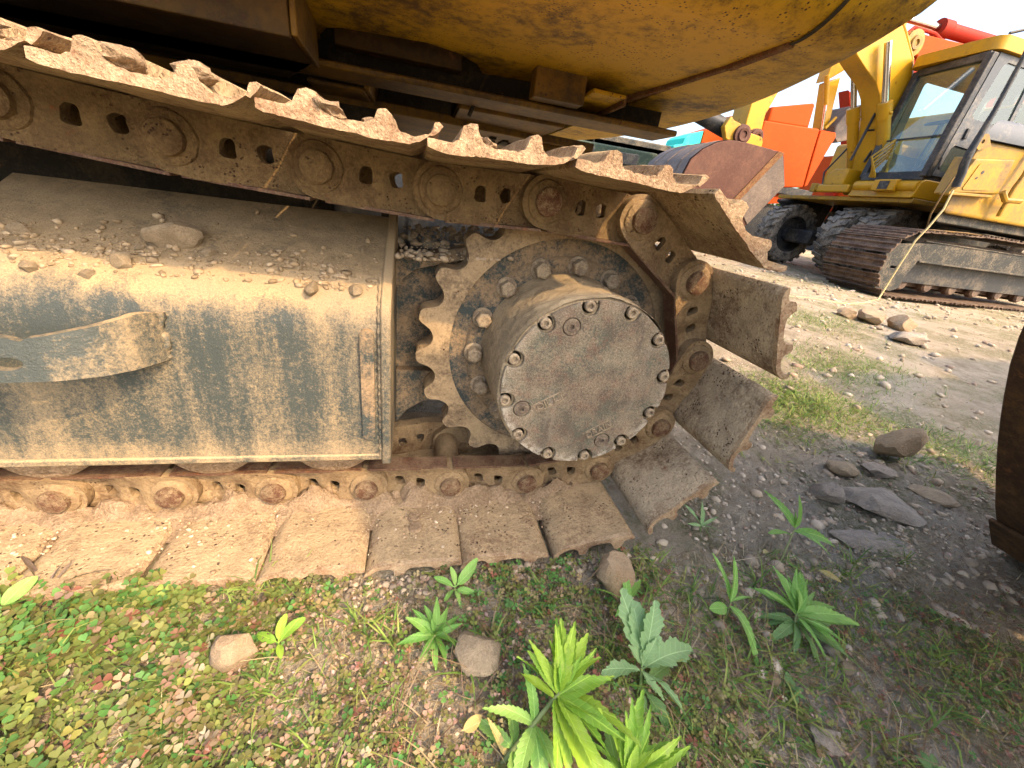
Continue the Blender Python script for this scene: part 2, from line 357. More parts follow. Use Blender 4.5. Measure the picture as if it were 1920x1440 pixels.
# ------------------------------------------------------------------ mesh helpers
class G:
    def __init__(s):
        s.v = []; s.f = []
    def add(s, vs, fs):
        o = len(s.v)
        s.v.extend(tuple(p) for p in vs)
        s.f.extend(tuple(i + o for i in f) for f in fs)
        return s
    def box(s, x0, x1, y0, y1, z0, z1):
        vs = [(x, y, z) for x in (x0, x1) for y in (y0, y1) for z in (z0, z1)]
        return s.add(vs, [(0, 1, 3, 2), (4, 6, 7, 5), (0, 4, 5, 1), (2, 3, 7, 6), (0, 2, 6, 4), (1, 5, 7, 3)])
    def hexa(s, lo, hi):
        """solid between two quads with matching corners"""
        return s.add(list(lo) + list(hi), [(3, 2, 1, 0), (4, 5, 6, 7)] + [(i, (i + 1) % 4, 4 + (i + 1) % 4, 4 + i) for i in range(4)])
    def tube(s, pts, rad, n=10, cap=True):
        pts = [Vector(p) for p in pts]
        if not isinstance(rad, (list, tuple)):
            rad = [rad] * len(pts)
        vs = []; fs = []
        t0 = (pts[1] - pts[0]).normalized()
        a = t0.orthogonal().normalized()
        for i, p in enumerate(pts):
            t = (pts[min(i + 1, len(pts) - 1)] - pts[max(i - 1, 0)]).normalized()
            a = (a - t * a.dot(t)).normalized()
            b = t.cross(a)
            for k in range(n):
                an = 2 * PI * k / n
                vs.append(p + (a * math.cos(an) + b * math.sin(an)) * rad[i])
        for i in range(len(pts) - 1):
            for k in range(n):
                fs.append((i * n + k, i * n + (k + 1) % n, (i + 1) * n + (k + 1) % n, (i + 1) * n + k))
        if cap:
            fs.append(tuple(range(n))[::-1])
            fs.append(tuple((len(pts) - 1) * n + k for k in range(n)))
        return s.add(vs, fs)
    def lathe(s, prof, n=48, org=(0, 0, 0), ax='y', jit=0.0):
        """prof: list of (radius, along); axis along y (default) or x"""
        vs = []; fs = []
        m = len(prof)
        for k in range(n):
            an = 2 * PI * k / n
            for (r, h) in prof:
                rr = r
                if jit:
                    rr = r * (1 + jit * (noise.noise((r * 30 + math.cos(an) * 4, math.sin(an) * 4, h * 30))))
                if ax == 'y':
                    vs.append((org[0] + rr * math.cos(an), org[1] + h, org[2] + rr * math.sin(an)))
                else:
                    vs.append((org[0] + h, org[1] + rr * math.cos(an), org[2] + rr * math.sin(an)))
        for k in range(n):
            for i in range(m - 1):
                a = k * m + i; b = ((k + 1) % n) * m + i
                fs.append((a, a + 1, b + 1, b))
        return s.add(vs, fs)
    def plate(s, outline, w0, w1, fn=None, holes=(), spacing=None):
        """flat outline (u,v) filled, thickened from w0 to w1; fn(u,v,w) maps to space"""
        co, tris = tri2d(outline, holes, spacing)
        if fn is None:
            fn = XZ
        k = len(co)
        vs = [fn(u, v, w0) for u, v in co] + [fn(u, v, w1) for u, v in co]
        fs = [tuple(t) for t in tris] + [tuple(k + i for i in t[::-1]) for t in tris]
        cnt = {}
        for t in tris:
            for i in range(3):
                e = (t[i], t[(i + 1) % 3])
                cnt[e] = cnt.get(e, 0) + 1
        for (a, b) in list(cnt):
            if (b, a) not in cnt:
                fs.append((b, a, k + a, k + b))
        return s.add(vs, fs)
    def jitter(s, amp, freq, seed=0.0):
        out = []
        for p in s.v:
            q = Vector(p) * freq + Vector((seed, seed * 1.7, seed * 0.3))
            d = noise.noise_vector(q) * amp
            out.append((p[0] + d.x, p[1] + d.y, p[2] + d.z))
        s.v = out
        return s
    def build(s, name, mat, parent=None, smooth=35, bevel=None, seg=2, link=True, matrix=None):
        me = bpy.data.meshes.new(name)
        me.from_pydata(s.v, [], s.f)
        me.update()
        bm = bmesh.new(); bm.from_mesh(me)
        bmesh.ops.recalc_face_normals(bm, faces=bm.faces)
        bm.to_mesh(me); bm.free()
        if smooth:
            me.polygons.foreach_set('use_smooth', [True] * len(me.polygons))
            me.set_sharp_from_angle(angle=R(smooth))
        if mat is not None:
            me.materials.append(M[mat] if isinstance(mat, str) else mat)
        return place(name, me, parent, matrix, bevel, seg)

def place(name, me, parent=None, matrix=None, bevel=None, seg=2):
    o = bpy.data.objects.new(name, me)
    COL.objects.link(o)
    if matrix is not None:
        o.matrix_world = matrix
    if parent is not None:
        o.parent = parent
        o.matrix_parent_inverse = PARINV[parent.name]
    PARINV[o.name] = matrix.inverted() if matrix is not None else Matrix.Identity(4)
    if bevel:
        b = o.modifiers.new('bevel', 'BEVEL')
        b.width = bevel; b.segments = seg; b.limit_method = 'ANGLE'; b.angle_limit = R(40)
        b.harden_normals = False
    return o
PARINV = {}

def XZ(u, v, w):
    return (u, w, v)
def XY(u, v, w):
    return (u, v, w)
def YZ(u, v, w):
    return (w, u, v)

def pip(x, y, poly):
    c = False
    j = len(poly) - 1
    for i in range(len(poly)):
        xi, yi = poly[i]; xj, yj = poly[j]
        if (yi > y) != (yj > y) and x < (xj - xi) * (y - yi) / (yj - yi) + xi:
            c = not c
        j = i
    return c

def subdiv(poly, spacing):
    out = []
    for i in range(len(poly)):
        a = poly[i]; b = poly[(i + 1) % len(poly)]
        d = math.hypot(b[0] - a[0], b[1] - a[1])
        k = max(1, int(round(d / spacing)))
        for q in range(k):
            t = q / k
            out.append((a[0] + (b[0] - a[0]) * t, a[1] + (b[1] - a[1]) * t))
    return out

def tri2d(outline, holes=(), spacing=None):
    polys = [list(outline)] + [list(h) for h in holes]
    if spacing:
        polys = [subdiv(p, spacing) for p in polys]
    pts = []; edges = []
    for p in polys:
        o = len(pts)
        pts += [Vector(q) for q in p]
        edges += [(o + i, o + (i + 1) % len(p)) for i in range(len(p))]
    if spacing:
        xs = [p[0] for p in polys[0]]; ys = [p[1] for p in polys[0]]
        nx = int((max(xs) - min(xs)) / spacing); ny = int((max(ys) - min(ys)) / spacing)
        allp = np.array([tuple(q) for p in polys for q in p])
        for i in range(1, nx + 1):
            for j in range(1, ny + 1):
                x = min(xs) + (i + 0.25 * (j % 2) * 2) * spacing
                y = min(ys) + j * spacing
                if pip(x, y, polys[0]) and not any(pip(x, y, h) for h in polys[1:]):
                    if ((allp - (x, y)) ** 2).sum(1).min() > (0.5 * spacing) ** 2:
                        pts.append(Vector((x, y)))
    co, _, fc, *_ = delaunay_2d_cdt(pts, edges, [], 0, 1e-7)
    tris = []
    for f in fc:
        cx = sum(co[i][0] for i in f) / len(f); cy = sum(co[i][1] for i in f) / len(f)
        if pip(cx, cy, polys[0]) and not any(pip(cx, cy, h) for h in polys[1:]):
            for k in range(1, len(f) - 1):
                tris.append((f[0], f[k], f[k + 1]))
    return [(c[0], c[1]) for c in co], tris

def circle(cx, cy, r, n=24, ry=None):
    ry = ry or r
    return [(cx + r * math.cos(2 * PI * i / n), cy + ry * math.sin(2 * PI * i / n)) for i in range(n)]

def rrect(x0, x1, y0, y1, r, n=5):
    out = []
    for (cx, cy, a0) in ((x1 - r, y0 + r, -90), (x1 - r, y1 - r, 0), (x0 + r, y1 - r, 90), (x0 + r, y0 + r, 180)):
        for i in range(n + 1):
            a = R(a0 + 90 * i / n)
            out.append((cx + r * math.cos(a), cy + r * math.sin(a)))
    return out

def thing(name, label, cat, loc=(0, 0, 0), group=None):
    o = bpy.data.objects.new(name, None)
    COL.objects.link(o)
    o.location = loc
    o.empty_display_size = 0.1
    PARINV[o.name] = Matrix.Translation(loc).inverted()
    return tag(o, label, cat, group)

def tag(o, label, cat, group=None):
    o['label'] = label; o['category'] = cat
    if group:
        o['group'] = group
    return o

def kind(o, k):
    o['kind'] = k
    return o

# ------------------------------------------------------------------ ground
_w = rng.normal(size=(14, 2)); _ph = rng.uniform(0, 6.28, 14)
_k = np.array([0.7, 1.1, 1.7, 2.6, 4, 5.5, 8, 11, 16, 22, 30, 38, 48, 60.0])
_am = np.array([22, 14, 10, 8, 6.5, 5.5, 4.2, 3.4, 2.6, 2.0, 1.5, 1.2, 1.0, 0.8]) * 0.001
def gz(x, y):
    x = np.asarray(x, float); y = np.asarray(y, float)
    s = np.clip(y - 0.15, 0, 32)
    z = 0.0465 * (s - 0.3 * (1 - np.exp(-s / 0.3)))
    for i in range(14):
        d = _w[i] / np.linalg.norm(_w[i])
        z = z + _am[i] * np.sin(_k[i] * (d[0] * x + d[1] * y) + _ph[i] + 1.3 * np.sin(_k[i] * 0.4 * (d[1] * x - d[0] * y) + _ph[i]))
    # under and right beside the near track the soil is pressed flat
    flat = np.exp(-((np.maximum(np.abs(y + 0.0) - 0.30, 0)) / 0.10) ** 2) * (x < 0.5)
    near = z * (1 - 0.85 * flat) + 0.003 * flat
    return near

def make_ground():
    def axis(lo, hi, c0, c1, fine):
        a = list(np.arange(c0, c1, fine))
        p, st = c1, fine
        while p < hi:
            a.append(p); st *= 1.09; p += st
        a.append(hi)
        p, st = c0 - fine, fine
        b = []
        while p > lo:
            b.append(p); st *= 1.12; p -= st
        b.append(lo)
        return np.array(b[::-1] + a)
    X = axis(-400, 600, -1.1, 1.9, 0.012)
    Y = axis(-300, 900, -0.95, 0.6, 0.012)
    xx, yy = np.meshgrid(X, Y)
    zz = gz(xx, yy)
    fine = rng.normal(0, 0.0016, zz.shape) * (np.abs(xx) < 3) * (1 + 1.2 * (xx > 0.35))
    zz = zz + fine
    n, m = len(X), len(Y)
    v = np.stack([xx.ravel(), yy.ravel(), zz.ravel()], 1)
    idx = np.arange(n * m).reshape(m, n)
    f = np.stack([idx[:-1, :-1].ravel(), idx[:-1, 1:].ravel(), idx[1:, 1:].ravel(), idx[1:, :-1].ravel()], 1)
    me = bpy.data.meshes.new('ground')
    me.from_pydata(v.tolist(), [], f.tolist())
    me.polygons.foreach_set('use_smooth', [True] * len(me.polygons))
    s = NT('yard_soil')
    p = s.coords(0, world=True)
    n1 = s.noise(p, 1.3, 8, 0.65); n2 = s.noise(p, 9, 8, 0.7); n3 = s.noise(p, 60, 6, 0.7); n4 = s.noise(p, 260, 4, 0.7)
    soil = s.mix(s.smooth(n2, 0.3, 0.7), (0.32, 0.258, 0.175), (0.60, 0.50, 0.365))
    soil = s.mix(s.smooth(n1, 0.4, 0.65), soil, s.mix(n3, (0.37, 0.30, 0.205), (0.62, 0.52, 0.38)))
    sx = s.n('ShaderNodeSeparateXYZ'); s.put(sx.inputs[0], p)
    # pale wheel track crossing the yard on the right
    lin = s.math('ADD', s.math('MULTIPLY', sx.outputs[0], 0.565), s.math('MULTIPLY', sx.outputs[1], -0.825))
    wob = s.math('MULTIPLY_ADD', s.math('SUBTRACT', n1, 0.5), 0.7, lin)
    band = s.smooth(s.math('ABSOLUTE', s.math('SUBTRACT', wob, 0.83)), 0.24, 0.06)
    soil = s.mix(s.math('MULTIPLY', band, 0.8), soil, s.mix(n3, (0.40, 0.35, 0.27), (0.55, 0.49, 0.40)))
    moss = s.math('MULTIPLY', s.smooth(s.noise(p, 2.6, 7, 0.65), 0.46, 0.60), s.smooth(n3, 0.35, 0.6))
    soil = s.mix(s.math('MULTIPLY', moss, 0.75), soil, s.mix(n2, (0.10, 0.115, 0.035), (0.19, 0.19, 0.07)))
    red = s.math('MULTIPLY', s.smooth(s.noise(p, 4.1, 6, 0.7), 0.60, 0.72), s.smooth(n2, 0.4, 0.6))
    soil = s.mix(s.math('MULTIPLY', red, 0.45), soil, (0.27, 0.13, 0.085))
    peb = s.voro(p, 70)
    soil = s.mix(s.math('MULTIPLY', s.smooth(peb, 0.34, 0.2), s.smooth(n2, 0.45, 0.6)), soil, (0.42, 0.37, 0.30))
    hs = s.n('ShaderNodeHueSaturation'); s.put(hs.inputs['Color'], soil)
    s.put(hs.inputs['Value'], s.math('MULTIPLY_ADD', s.math('SUBTRACT', n4, 0.5), 0.9, 1.0))
    h = s.math('MULTIPLY_ADD', n3, 1.6, n4)
    h = s.math('MULTIPLY_ADD', n2, 2.0, h)
    me.materials.append(s.finish(hs.outputs[0], 0.95, 0, s.bump(h, 1.0, 0.018), 0.15))
    o = bpy.data.objects.new('ground', me)
    COL.objects.link(o)
    return kind(o, 'structure')
make_ground()

# ------------------------------------------------------------------ the near excavator: chain, sprocket, frame, house
CX, CZ = 0.0964, 0.396
RP = 0.19 / 2 / math.sin(2 * PI / 21)
E = thing('excavator', 'yellow tracked excavator up close, its dusty track and sprocket filling the picture', 'excavator', (-1.7, 1.15, 0.0))

# pins of the chain in travelling order: top run left to right, round the sprocket, bottom run right to left
pins = []
top = [(-0.006, 0.713), (-0.197, 0.708), (-0.388, 0.717), (-0.586, 0.7275), (-0.775, 0.744), (-0.964, 0.760)]
top += [(-0.964 - 0.19 * k, 0.760 + 0.009 * k) for k in range(1, 8)]
pins += top[::-1]
for k in range(5):
    a = R(73.22) - k * R(720 / 21)
    pins.append((CX + RP * math.cos(a), CZ + RP * math.sin(a)))
pins += [(0.048 - 0.19 * k, CZ - RP) for k in range(0, 13)]

def frame_of(p, q, y=0.0):
    d = Vector((q[0] - p[0], 0, q[1] - p[1])).normalized()
    n = Vector((-d.z, 0, d.x))
    m = Matrix.Identity(4)
    for i in range(3):
        m[i][0] = d[i]; m[i][1] = (0, 1, 0)[i]; m[i][2] = n[i]
    m.translation = (p[0], y, p[1])
    return m

# cross-section of a triple-grouser shoe, s along the chain, h outward
SHOE = [(-0.014, 0.0530), (-0.006, 0.0460), (0.006, 0.0425), (0.09, 0.042), (0.142, 0.0425), (0.158, 0.0462), (0.170, 0.0540), (0.176, 0.064),
        (0.179, 0.077), (0.174, 0.0805), (0.168, 0.078), (0.165, 0.066), (0.158, 0.058), (0.146, 0.053), (0.130, 0.053), (0.122, 0.060),
        (0.118, 0.078), (0.112, 0.0815), (0.103, 0.079), (0.097, 0.062), (0.090, 0.0545), (0.060, 0.053), (0.047, 0.056), (0.040, 0.066),
        (0.035, 0.081), (0.027, 0.083), (0.018, 0.078), (0.012, 0.062), (0.004, 0.0565), (-0.005, 0.0585), (-0.014, 0.0575)]

SHOE_TOP = [(-0.026, 0.0455), (-0.018, 0.0425), (0.010, 0.0420), (0.09, 0.042), (0.140, 0.0430), (0.153, 0.0490), (0.164, 0.0570), (0.172, 0.066)] + SHOE[8:-3] + [(0.004, 0.0555), (-0.012, 0.0548), (-0.026, 0.0545)]
def make_shoe(name, seed, worn=1.0, half=0.30, mats=('shoe', 'shoe_end'), simple=False, prof_=None):
    prof = subdiv([(a_, b_ if b_ < 0.054 else 0.054 + (b_ - 0.054) * 0.86) for a_, b_ in (prof_ or SHOE)], 0.006 if not simple else 0.02)
    ys = [-half, -half + .004, -half + .010, -half + .02, -half + .035, -half + .055, -half + .08, -half + .11, -half + .15, -half + .2, 0.0, 0.12, half]
    if simple:
        ys = [-half, half]
    n = len(prof)
    vs = []
    for j, y in enumerate(ys):
        edge = max(0.0, 1 - (y + half) / 0.09) * worn
        for (s_, h) in prof:
            q = Vector((s_ * 38 + seed * 7.3, y * 22, h * 38 + seed))
            k = noise.noise_vector(q)
            q2 = noise.noise_vector(Vector((s_ * 130 + seed * 3, y * 90, h * 130)))
            big = noise.noise(Vector((s_ * 13 + seed * 5.1, 0.3, seed)))
            dy = (k.y * 0.0022 + q2.y * 0.0016 + big * 0.003) * edge if j < 5 else 0
            ds = (k.x * 0.0015 + q2.x * 0.0012) * edge
            dh = (k.z * 0.0022 + q2.z * 0.0013) * edge + (noise.noise(Vector((s_ * 9, y * 9, seed))) * 0.0012)
            ph = h
            if h > 0.06:
                ph = h - edge * 0.006 * (0.5 + noise.noise(Vector((s_ * 20, seed, 1))))
            vs.append((s_ + ds, y + dy, ph + dh))
    fs = []
    for j in range(len(ys) - 1):
        for i in range(n):
            fs.append((j * n + i, j * n + (i + 1) % n, (j + 1) * n + (i + 1) % n, (j + 1) * n + i))
    nb = len(fs)
    fs.append(tuple(range(n)))
    fs.append(tuple((len(ys) - 1) * n + i for i in range(n))[::-1])
    me = bpy.data.meshes.new(name)
    me.from_pydata(vs, [], fs)
    me.materials.append(M[mats[0]]); me.materials.append(M[mats[1]])
    me.update()
    bm = bmesh.new(); bm.from_mesh(me); bmesh.ops.recalc_face_normals(bm, faces=bm.faces)
    bm.faces.ensure_lookup_table()
    bm.faces[nb].material_index = 1; bm.faces[nb + 1].material_index = 1
    bmesh.ops.triangulate(bm, faces=[bm.faces[nb], bm.faces[nb + 1]])
    bm.to_mesh(me); bm.free()
    if not simple:
        for p in me.polygons:       # the worn outer centimetre shows the pale crumbling edge
            if p.center.y < -half + 0.007:
                p.material_index = 1
    me.polygons.foreach_set('use_smooth', [True] * len(me.polygons))
    me.set_sharp_from_angle(angle=R(42))
    return me
shoe_meshes = [make_shoe('track_shoe', k * 1.37 + 0.4, 1.0 if k else 1.2, prof_=SHOE_TOP) for k in range(5)]
shoe_arc = [make_shoe('track_shoe', k * 1.77 + 50.4, 0.55, mats=('shoe_pitted_bounce', 'shoe_end')) for k in range(3)]

def link_mesh():
    g = G()
    out = []
    for i in range(13):                                   # round pin end
        a = R(100 + 160 * i / 12)
        out.append((0.046 * math.cos(a), 0.046 * math.sin(a)))
    out += [(0.03, -0.049), (0.10, -0.047), (0.165, -0.047), (0.195, -0.042)]
    for i in range(7):
        a = R(-62 + 120 * i / 6)
        out.append((0.19 + 0.036 * math.cos(a), 0.036 * math.sin(a)))
    out += [(0.165, 0.0415), (0.10, 0.0415), (0.03, 0.0415)]
    holes = [[(x + 0.0015 * math.sin(7 * i + x * 90), z) for i, (x, z) in enumerate(rrect(0.060, 0.081, -0.012, 0.015, 0.008, 4))],
             [(x + 0.0015 * math.sin(5 * i + x * 90), z) for i, (x, z) in enumerate(rrect(0.107, 0.128, -0.010, 0.016, 0.009, 4))]]
    def near(u, v, w):
        t = min(1, max(0, (u - 0.045) / 0.10)); t = t * t * (3 - 2 * t)
        bulge = 0.006 * max(0, 1 - ((v + 0.047) / 0.014) ** 2) if v < -0.033 else 0
        rim = min(math.hypot((u - 0.071) / 1.0, (v - 0.004) / 1.35), math.hypot((u - 0.119) / 1.0, (v - 0.004) / 1.35))
        rec = 0.007 * max(0.0, 1 - ((rim - 0.013) / 0.016)) if rim < 0.029 else 0
        y0 = -0.114 + 0.020 * t - bulge + min(rec, 0.007)
        y1 = -0.090 + 0.024 * t
        nz = noise.noise(Vector((u * 40, v * 40, 2))) * 0.0012
        return (u, (y0 + nz) if w == 0 else y1, v)
    g.plate(out, 0, 1, near, holes, 0.011)
    g.plate(out, 0, 1, lambda u, v, w: (u, -near(u, v, w)[1], v), holes, 0.03)
    g.lathe([(0.030, -0.09), (0.030, 0.09)], 16)
    g.lathe([(0.0, -0.121), (0.030, -0.121), (0.036, -0.118), (0.0385, -0.112), (0.0385, -0.10)], 26, jit=0.05)   # boss round the pin
    return g
lg = link_mesh()
link_o = None
pin_o = None
shoe_clean = [make_shoe('track_shoe', k * 1.9 + 20.4, 0.35) for k in range(3)]
shoe_order = [0, 1, 0, 3, 1, 2, 4, 0, 3, 1, 2, 0, 1, 2, 3, 4, 1, 0, 2, 3, 4, 0, 1, 2, 3, 4, 1, 2, 0, 3]
pg = G().lathe([(0.0, -0.134), (0.018, -0.134), (0.0235, -0.131), (0.0245, -0.1205), (0.0215, 0.125), (0, 0.125)], 22, jit=0.10)
for k in range(len(pins) - 1):
    m = frame_of(pins[k], pins[k + 1])
    if link_o is None:
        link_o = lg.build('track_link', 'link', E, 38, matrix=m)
        pin_o = pg.build('pin', 'link', link_o, 40, matrix=m)
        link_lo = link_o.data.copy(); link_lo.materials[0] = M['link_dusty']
        rail_o = G().box(0.010, 0.186, -0.116, -0.072, -0.0505, -0.0455).jitter(0.0012, 40).build('rail_face', 'rail', link_o, 30, 0.002, matrix=m)
        pin_rusty = pin_o.data.copy(); pin_rusty.materials[0] = M['pin']
    else:
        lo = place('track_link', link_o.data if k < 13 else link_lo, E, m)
        place('rail_face', rail_o.data, lo, m)
        place('pin', pin_o.data if k < 12 else pin_rusty, lo, m)
    ms = m @ Matrix.Translation((0, 0, 0)) @ Matrix.Rotation(R(random.uniform(-0.5, 0.5)), 4, 'X')
    place('track_shoe', shoe_meshes[shoe_order[k]] if k < 14 else (shoe_arc[k % 3] if k < 17 else shoe_clean[k % 3]), E, ms)

# pairs of bolt heads on a few lower shoes, half buried in mud
g = G()
for (sx_, sy_) in ((-0.235, -0.185), (-0.235, -0.160)):
    g.lathe([(0.0, 0.0075), (0.012, 0.0065), (0.0145, 0.0)], 14, (0, 0, 0), 'y')
    g.v = g.v
gb = G()
for i, (x_, y_) in enumerate(((-0.225, -0.175), (-0.222, -0.205))):
    n0 = len(gb.v)
    gb.lathe([(0.0, 0.004), (0.0135, 0.0035), (0.016, -0.002)], 16)
    gb.v = gb.v[:n0] + [(p[0] + x_, p[2] + y_, p[1] + 0.0335) for p in gb.v[n0:]]
gb.build('shoe_bolt', 'mud', E, 30)

# sprocket
def sprocket():
    N = 21
    out = []
    a0 = R(133.83)
    for i in range(N):
        a = a0 + i * 2 * PI / N
        for (da, r) in ((-2.1, .3262), (-1.0, .3282), (0.6, .3282), (1.9, .3268), (2.9, .3205), (3.7, .3110), (4.6, .3025), (5.9, .2960), (7.3, .2925), (8.57, .2915), (9.84, .2925), (11.24, .2960), (12.5, .3025), (13.4, .3110), (14.2, .3205)):
            b = a + R(da)
            out.append((CX + r * math.cos(b), CZ + r * math.sin(b)))
    hole = circle(CX, CZ, 0.255, 60)
    def fn(u, v, w):
        r = math.hypot(u - CX, v - CZ)
        taper = 0.008 * max(0.0, (r - 0.285) / 0.043)
        return (u, (-0.036 + taper) if w == 0 else (0.034 - taper), v)
    return G().plate(out, 0, 1, fn, [hole], 0.012)
spr = sprocket().build('sprocket', 'sprocket', E, 40)
G().lathe([(0.258, -0.0345), (0.252, -0.030), (0.246, -0.029), (0.2185, -0.029), (0.2165, -0.033), (0.2125, -0.036), (0.150, -0.038), (0.150, 0.03), (0.258, 0.03)], 96, (CX, 0, CZ)).build('hub_flange', 'teal', spr, 30)
hexp = [(0.0175 * math.cos(R(60 * i + 10)), 0.0175 * math.sin(R(60 * i + 10))) for i in range(6)]
bolt_me = None
for i in range(15):
    a = R(134.9 - 24 * i)
    bx, bz = CX + 0.2 * math.cos(a), CZ + 0.2 * math.sin(a)
    rot = Matrix.Translation((bx, 0, bz)) @ Matrix.Rotation(random.uniform(0, 1), 4, 'Y')
    if bolt_me is None:
        g = G()
        g.plate(hexp, -0.062, -0.040)
        g.lathe([(0.0, -0.0405), (0.021, -0.0405), (0.0225, -0.038), (0.0225, -0.035)], 18)
        g.lathe([(0.0, -0.064), (0.0125, -0.064), (0.0155, -0.061)], 18)
        bo = g.build('bolt', 'boltm', spr, 30, 0.0015, 2, matrix=rot)
        bolt_me = bo.data
    else:
        b_ = place('bolt', bolt_me, spr, rot, 0.0015)

# travel motor drum with its bolted cover
drum = G().lathe([(0.150, -0.02), (0.186, -0.03), (0.1815, -0.05), (0.1795, -0.09), (0.1785, -0.15), (0.1780, -0.19), (0.1785, -0.212), (0.1765, -0.222), (0.1715, -0.2255), (0.12, -0.2255), (0.0, -0.2255)], 120, (CX, 0, CZ), jit=0.012).build('final_drive_drum', 'drum', E, 40)
RB = 0.1634
out = []
for i in range(12):
    ab = R(100.42 - 30 * i + 360)
    d = math.asin(0.0165 / 0.1735)
    an = R(100.42 - 30 * (i + 1) + 360)
    for j in range(9):                                 # notch, walked clockwise
        ph = R(90 + 180 * j / 8)
        er = Vector((math.cos(ab), math.sin(ab))); et = Vector((-math.sin(ab), math.cos(ab)))
        p = er * (RB - 0.001 + 0.0165 * math.cos(ph)) + et * (0.0165 * math.sin(ph))
        out.append((CX + p.x, CZ + p.y))
    a1, a2 = ab - d, an + d
    for j in range(7):
        a = a1 + (a2 - a1) * j / 6
        r = 0.1735 + noise.noise(Vector((math.cos(a) * 9, math.sin(a) * 9, 0))) * 0.0012
        out.append((CX + r * math.cos(a), CZ + r * math.sin(a)))
grooves = [circle(CX + 0.135 * math.cos(R(t)), CZ + 0.135 * math.sin(R(t)), 0.0172, 22) for t in (115.4, -159.9, -64.0)]
cover = G().plate(out, -0.2335, -0.2250, XZ, grooves).build('cover_plate', 'cover', drum, 30, 0.0016, 2)
cap_me = None
for i in range(12):
    a = R(100.42 - 30 * i)
    mt = Matrix.Translation((CX + (RB + .001) * math.cos(a), -0.2255, CZ + (RB + .001) * math.sin(a)))
    if cap_me is None:
        g = G().lathe([(0.0, -0.0035), (0.0048, -0.0035), (0.0052, -0.0085), (0.0085, -0.0088), (0.0102, -0.0075), (0.0104, 0.0), (0.0142, 0.0), (0.0145, 0.002)], 20)
        cap_me = g.build('cap_bolt', 'boltm', drum, 40, matrix=mt).data
    else:
        place('cap_bolt', cap_me, drum, mt)
plug_me = None
for t in (115.4, -159.9, -64.0):
    mt = Matrix.Translation((CX + 0.135 * math.cos(R(t)), -0.2255, CZ + 0.135 * math.sin(R(t))))
    if plug_me is None:
        g = G().lathe([(0.0, -0.0035), (0.0042, -0.0035), (0.0046, -0.0095), (0.0078, -0.0098), (0.0082, -0.0082), (0.0148, -0.0080), (0.0156, -0.0072), (0.0158, 0.0)], 24)
        plug_me = g.build('drain_plug', 'plug', drum, 40, matrix=mt).data
    else:
        place('drain_plug', plug_me, drum, mt)

def raised_text(txt, size, extrude):
    cu = bpy.data.curves.new('lettering', 'FONT')
    cu.body = txt; cu.size = size; cu.extrude = extrude; cu.align_x = 'CENTER'; cu.align_y = 'CENTER'
    cu.resolution_u = 3
    o = bpy.data.objects.new('tmp_text', cu)
    COL.objects.link(o)
    bpy.context.view_layer.update()
    me = bpy.data.meshes.new_from_object(o.evaluated_get(bpy.context.evaluated_depsgraph_get()))
    bpy.data.objects.remove(o)
    me.name = 'lettering'
    return me
for txt, x_, z_, ang, w_ in (('OIL L.', 0.0205, 0.3645, 30, 0.030), ('DRAIN', 0.1415, 0.3025, 31, 0.0275)):
    me = raised_text(txt, 0.0195, 0.0024)
    me.materials.append(M['boltm'])
    m = Matrix.Translation((x_, -0.2343, z_)) @ Matrix.Rotation(R(-ang), 4, 'Y') @ Matrix.Rotation(R(90), 4, 'X')
    place('lettering', me, drum, m)
    g = G()
    m2 = Matrix.Translation((x_, -0.2335, z_)) @ Matrix.Rotation(R(-ang), 4, 'Y')
    o_ = rrect(-w_, w_, -0.0105, 0.0105, 0.002, 3)
    i_ = rrect(-w_ + .002, w_ - .002, -0.0085, 0.0085, 0.001, 3)
    g.plate(o_, -0.0014, 0.001, XZ, [i_]).build('letter_frame', 'boltm', drum, 30, matrix=m2)

# track frame: long box with a rounded, sloping, dust-covered top
sec = [(-0.155, 0.188), (-0.155, 0.44), (-0.154, 0.465), (-0.150, 0.487), (-0.142, 0.507), (-0.130, 0.523), (-0.115, 0.536), (-0.09, 0.549)]
def strip(name, sec, x0, x1, mat, dx=0.02, rough=0.0, parent=None):
    xs = list(np.arange(x0, x1, dx)) + [x1]
    ss = []
    for i in range(len(sec) - 1):
        a, b = sec[i], sec[i + 1]
        k = max(1, int(math.hypot(b[0] - a[0], b[1] - a[1]) / 0.02))
        for q in range(k):
            ss.append((a[0] + (b[0] - a[0]) * q / k, a[1] + (b[1] - a[1]) * q / k))
    ss.append(sec[-1])
    vs = []
    for x in xs:
        for (y, z) in ss:
            nz = noise.noise(Vector((x * 3, y * 6, z * 6))) * rough
            vs.append((x, y + nz * 0.6, z + nz))
    n = len(ss)
    fs = [(i * n + j, i * n + j + 1, (i + 1) * n + j + 1, (i + 1) * n + j) for i in range(len(xs) - 1) for j in range(n - 1)]
    return G().add(vs, fs).build(name, mat, parent, 50)
fr = strip('track_frame', sec, -2.4, -0.292, 'frame', 0.02, 0.004, E)
strip('frame_slope', [(-0.09, 0.549), (-0.02, 0.583), (0.105, 0.640)], -0.945, -0.292, 'slope', 0.02, 0.006, fr)
strip('frame_slope', [(-0.09, 0.549), (-0.03, 0.578)], -2.4, -0.945, 'slope', 0.02, 0.006, fr)
g = G()
g.box(-2.4, -0.292, -0.152, 0.13, 0.19, 0.20)
g.box(-2.4, -0.292, -0.160, -0.150, 0.182, 0.196)
g.box(-2.4, -0.95, -0.06, 0.0, 0.44, 0.56)
g.build('bottom_flange', 'frame', fr, 30, 0.003)
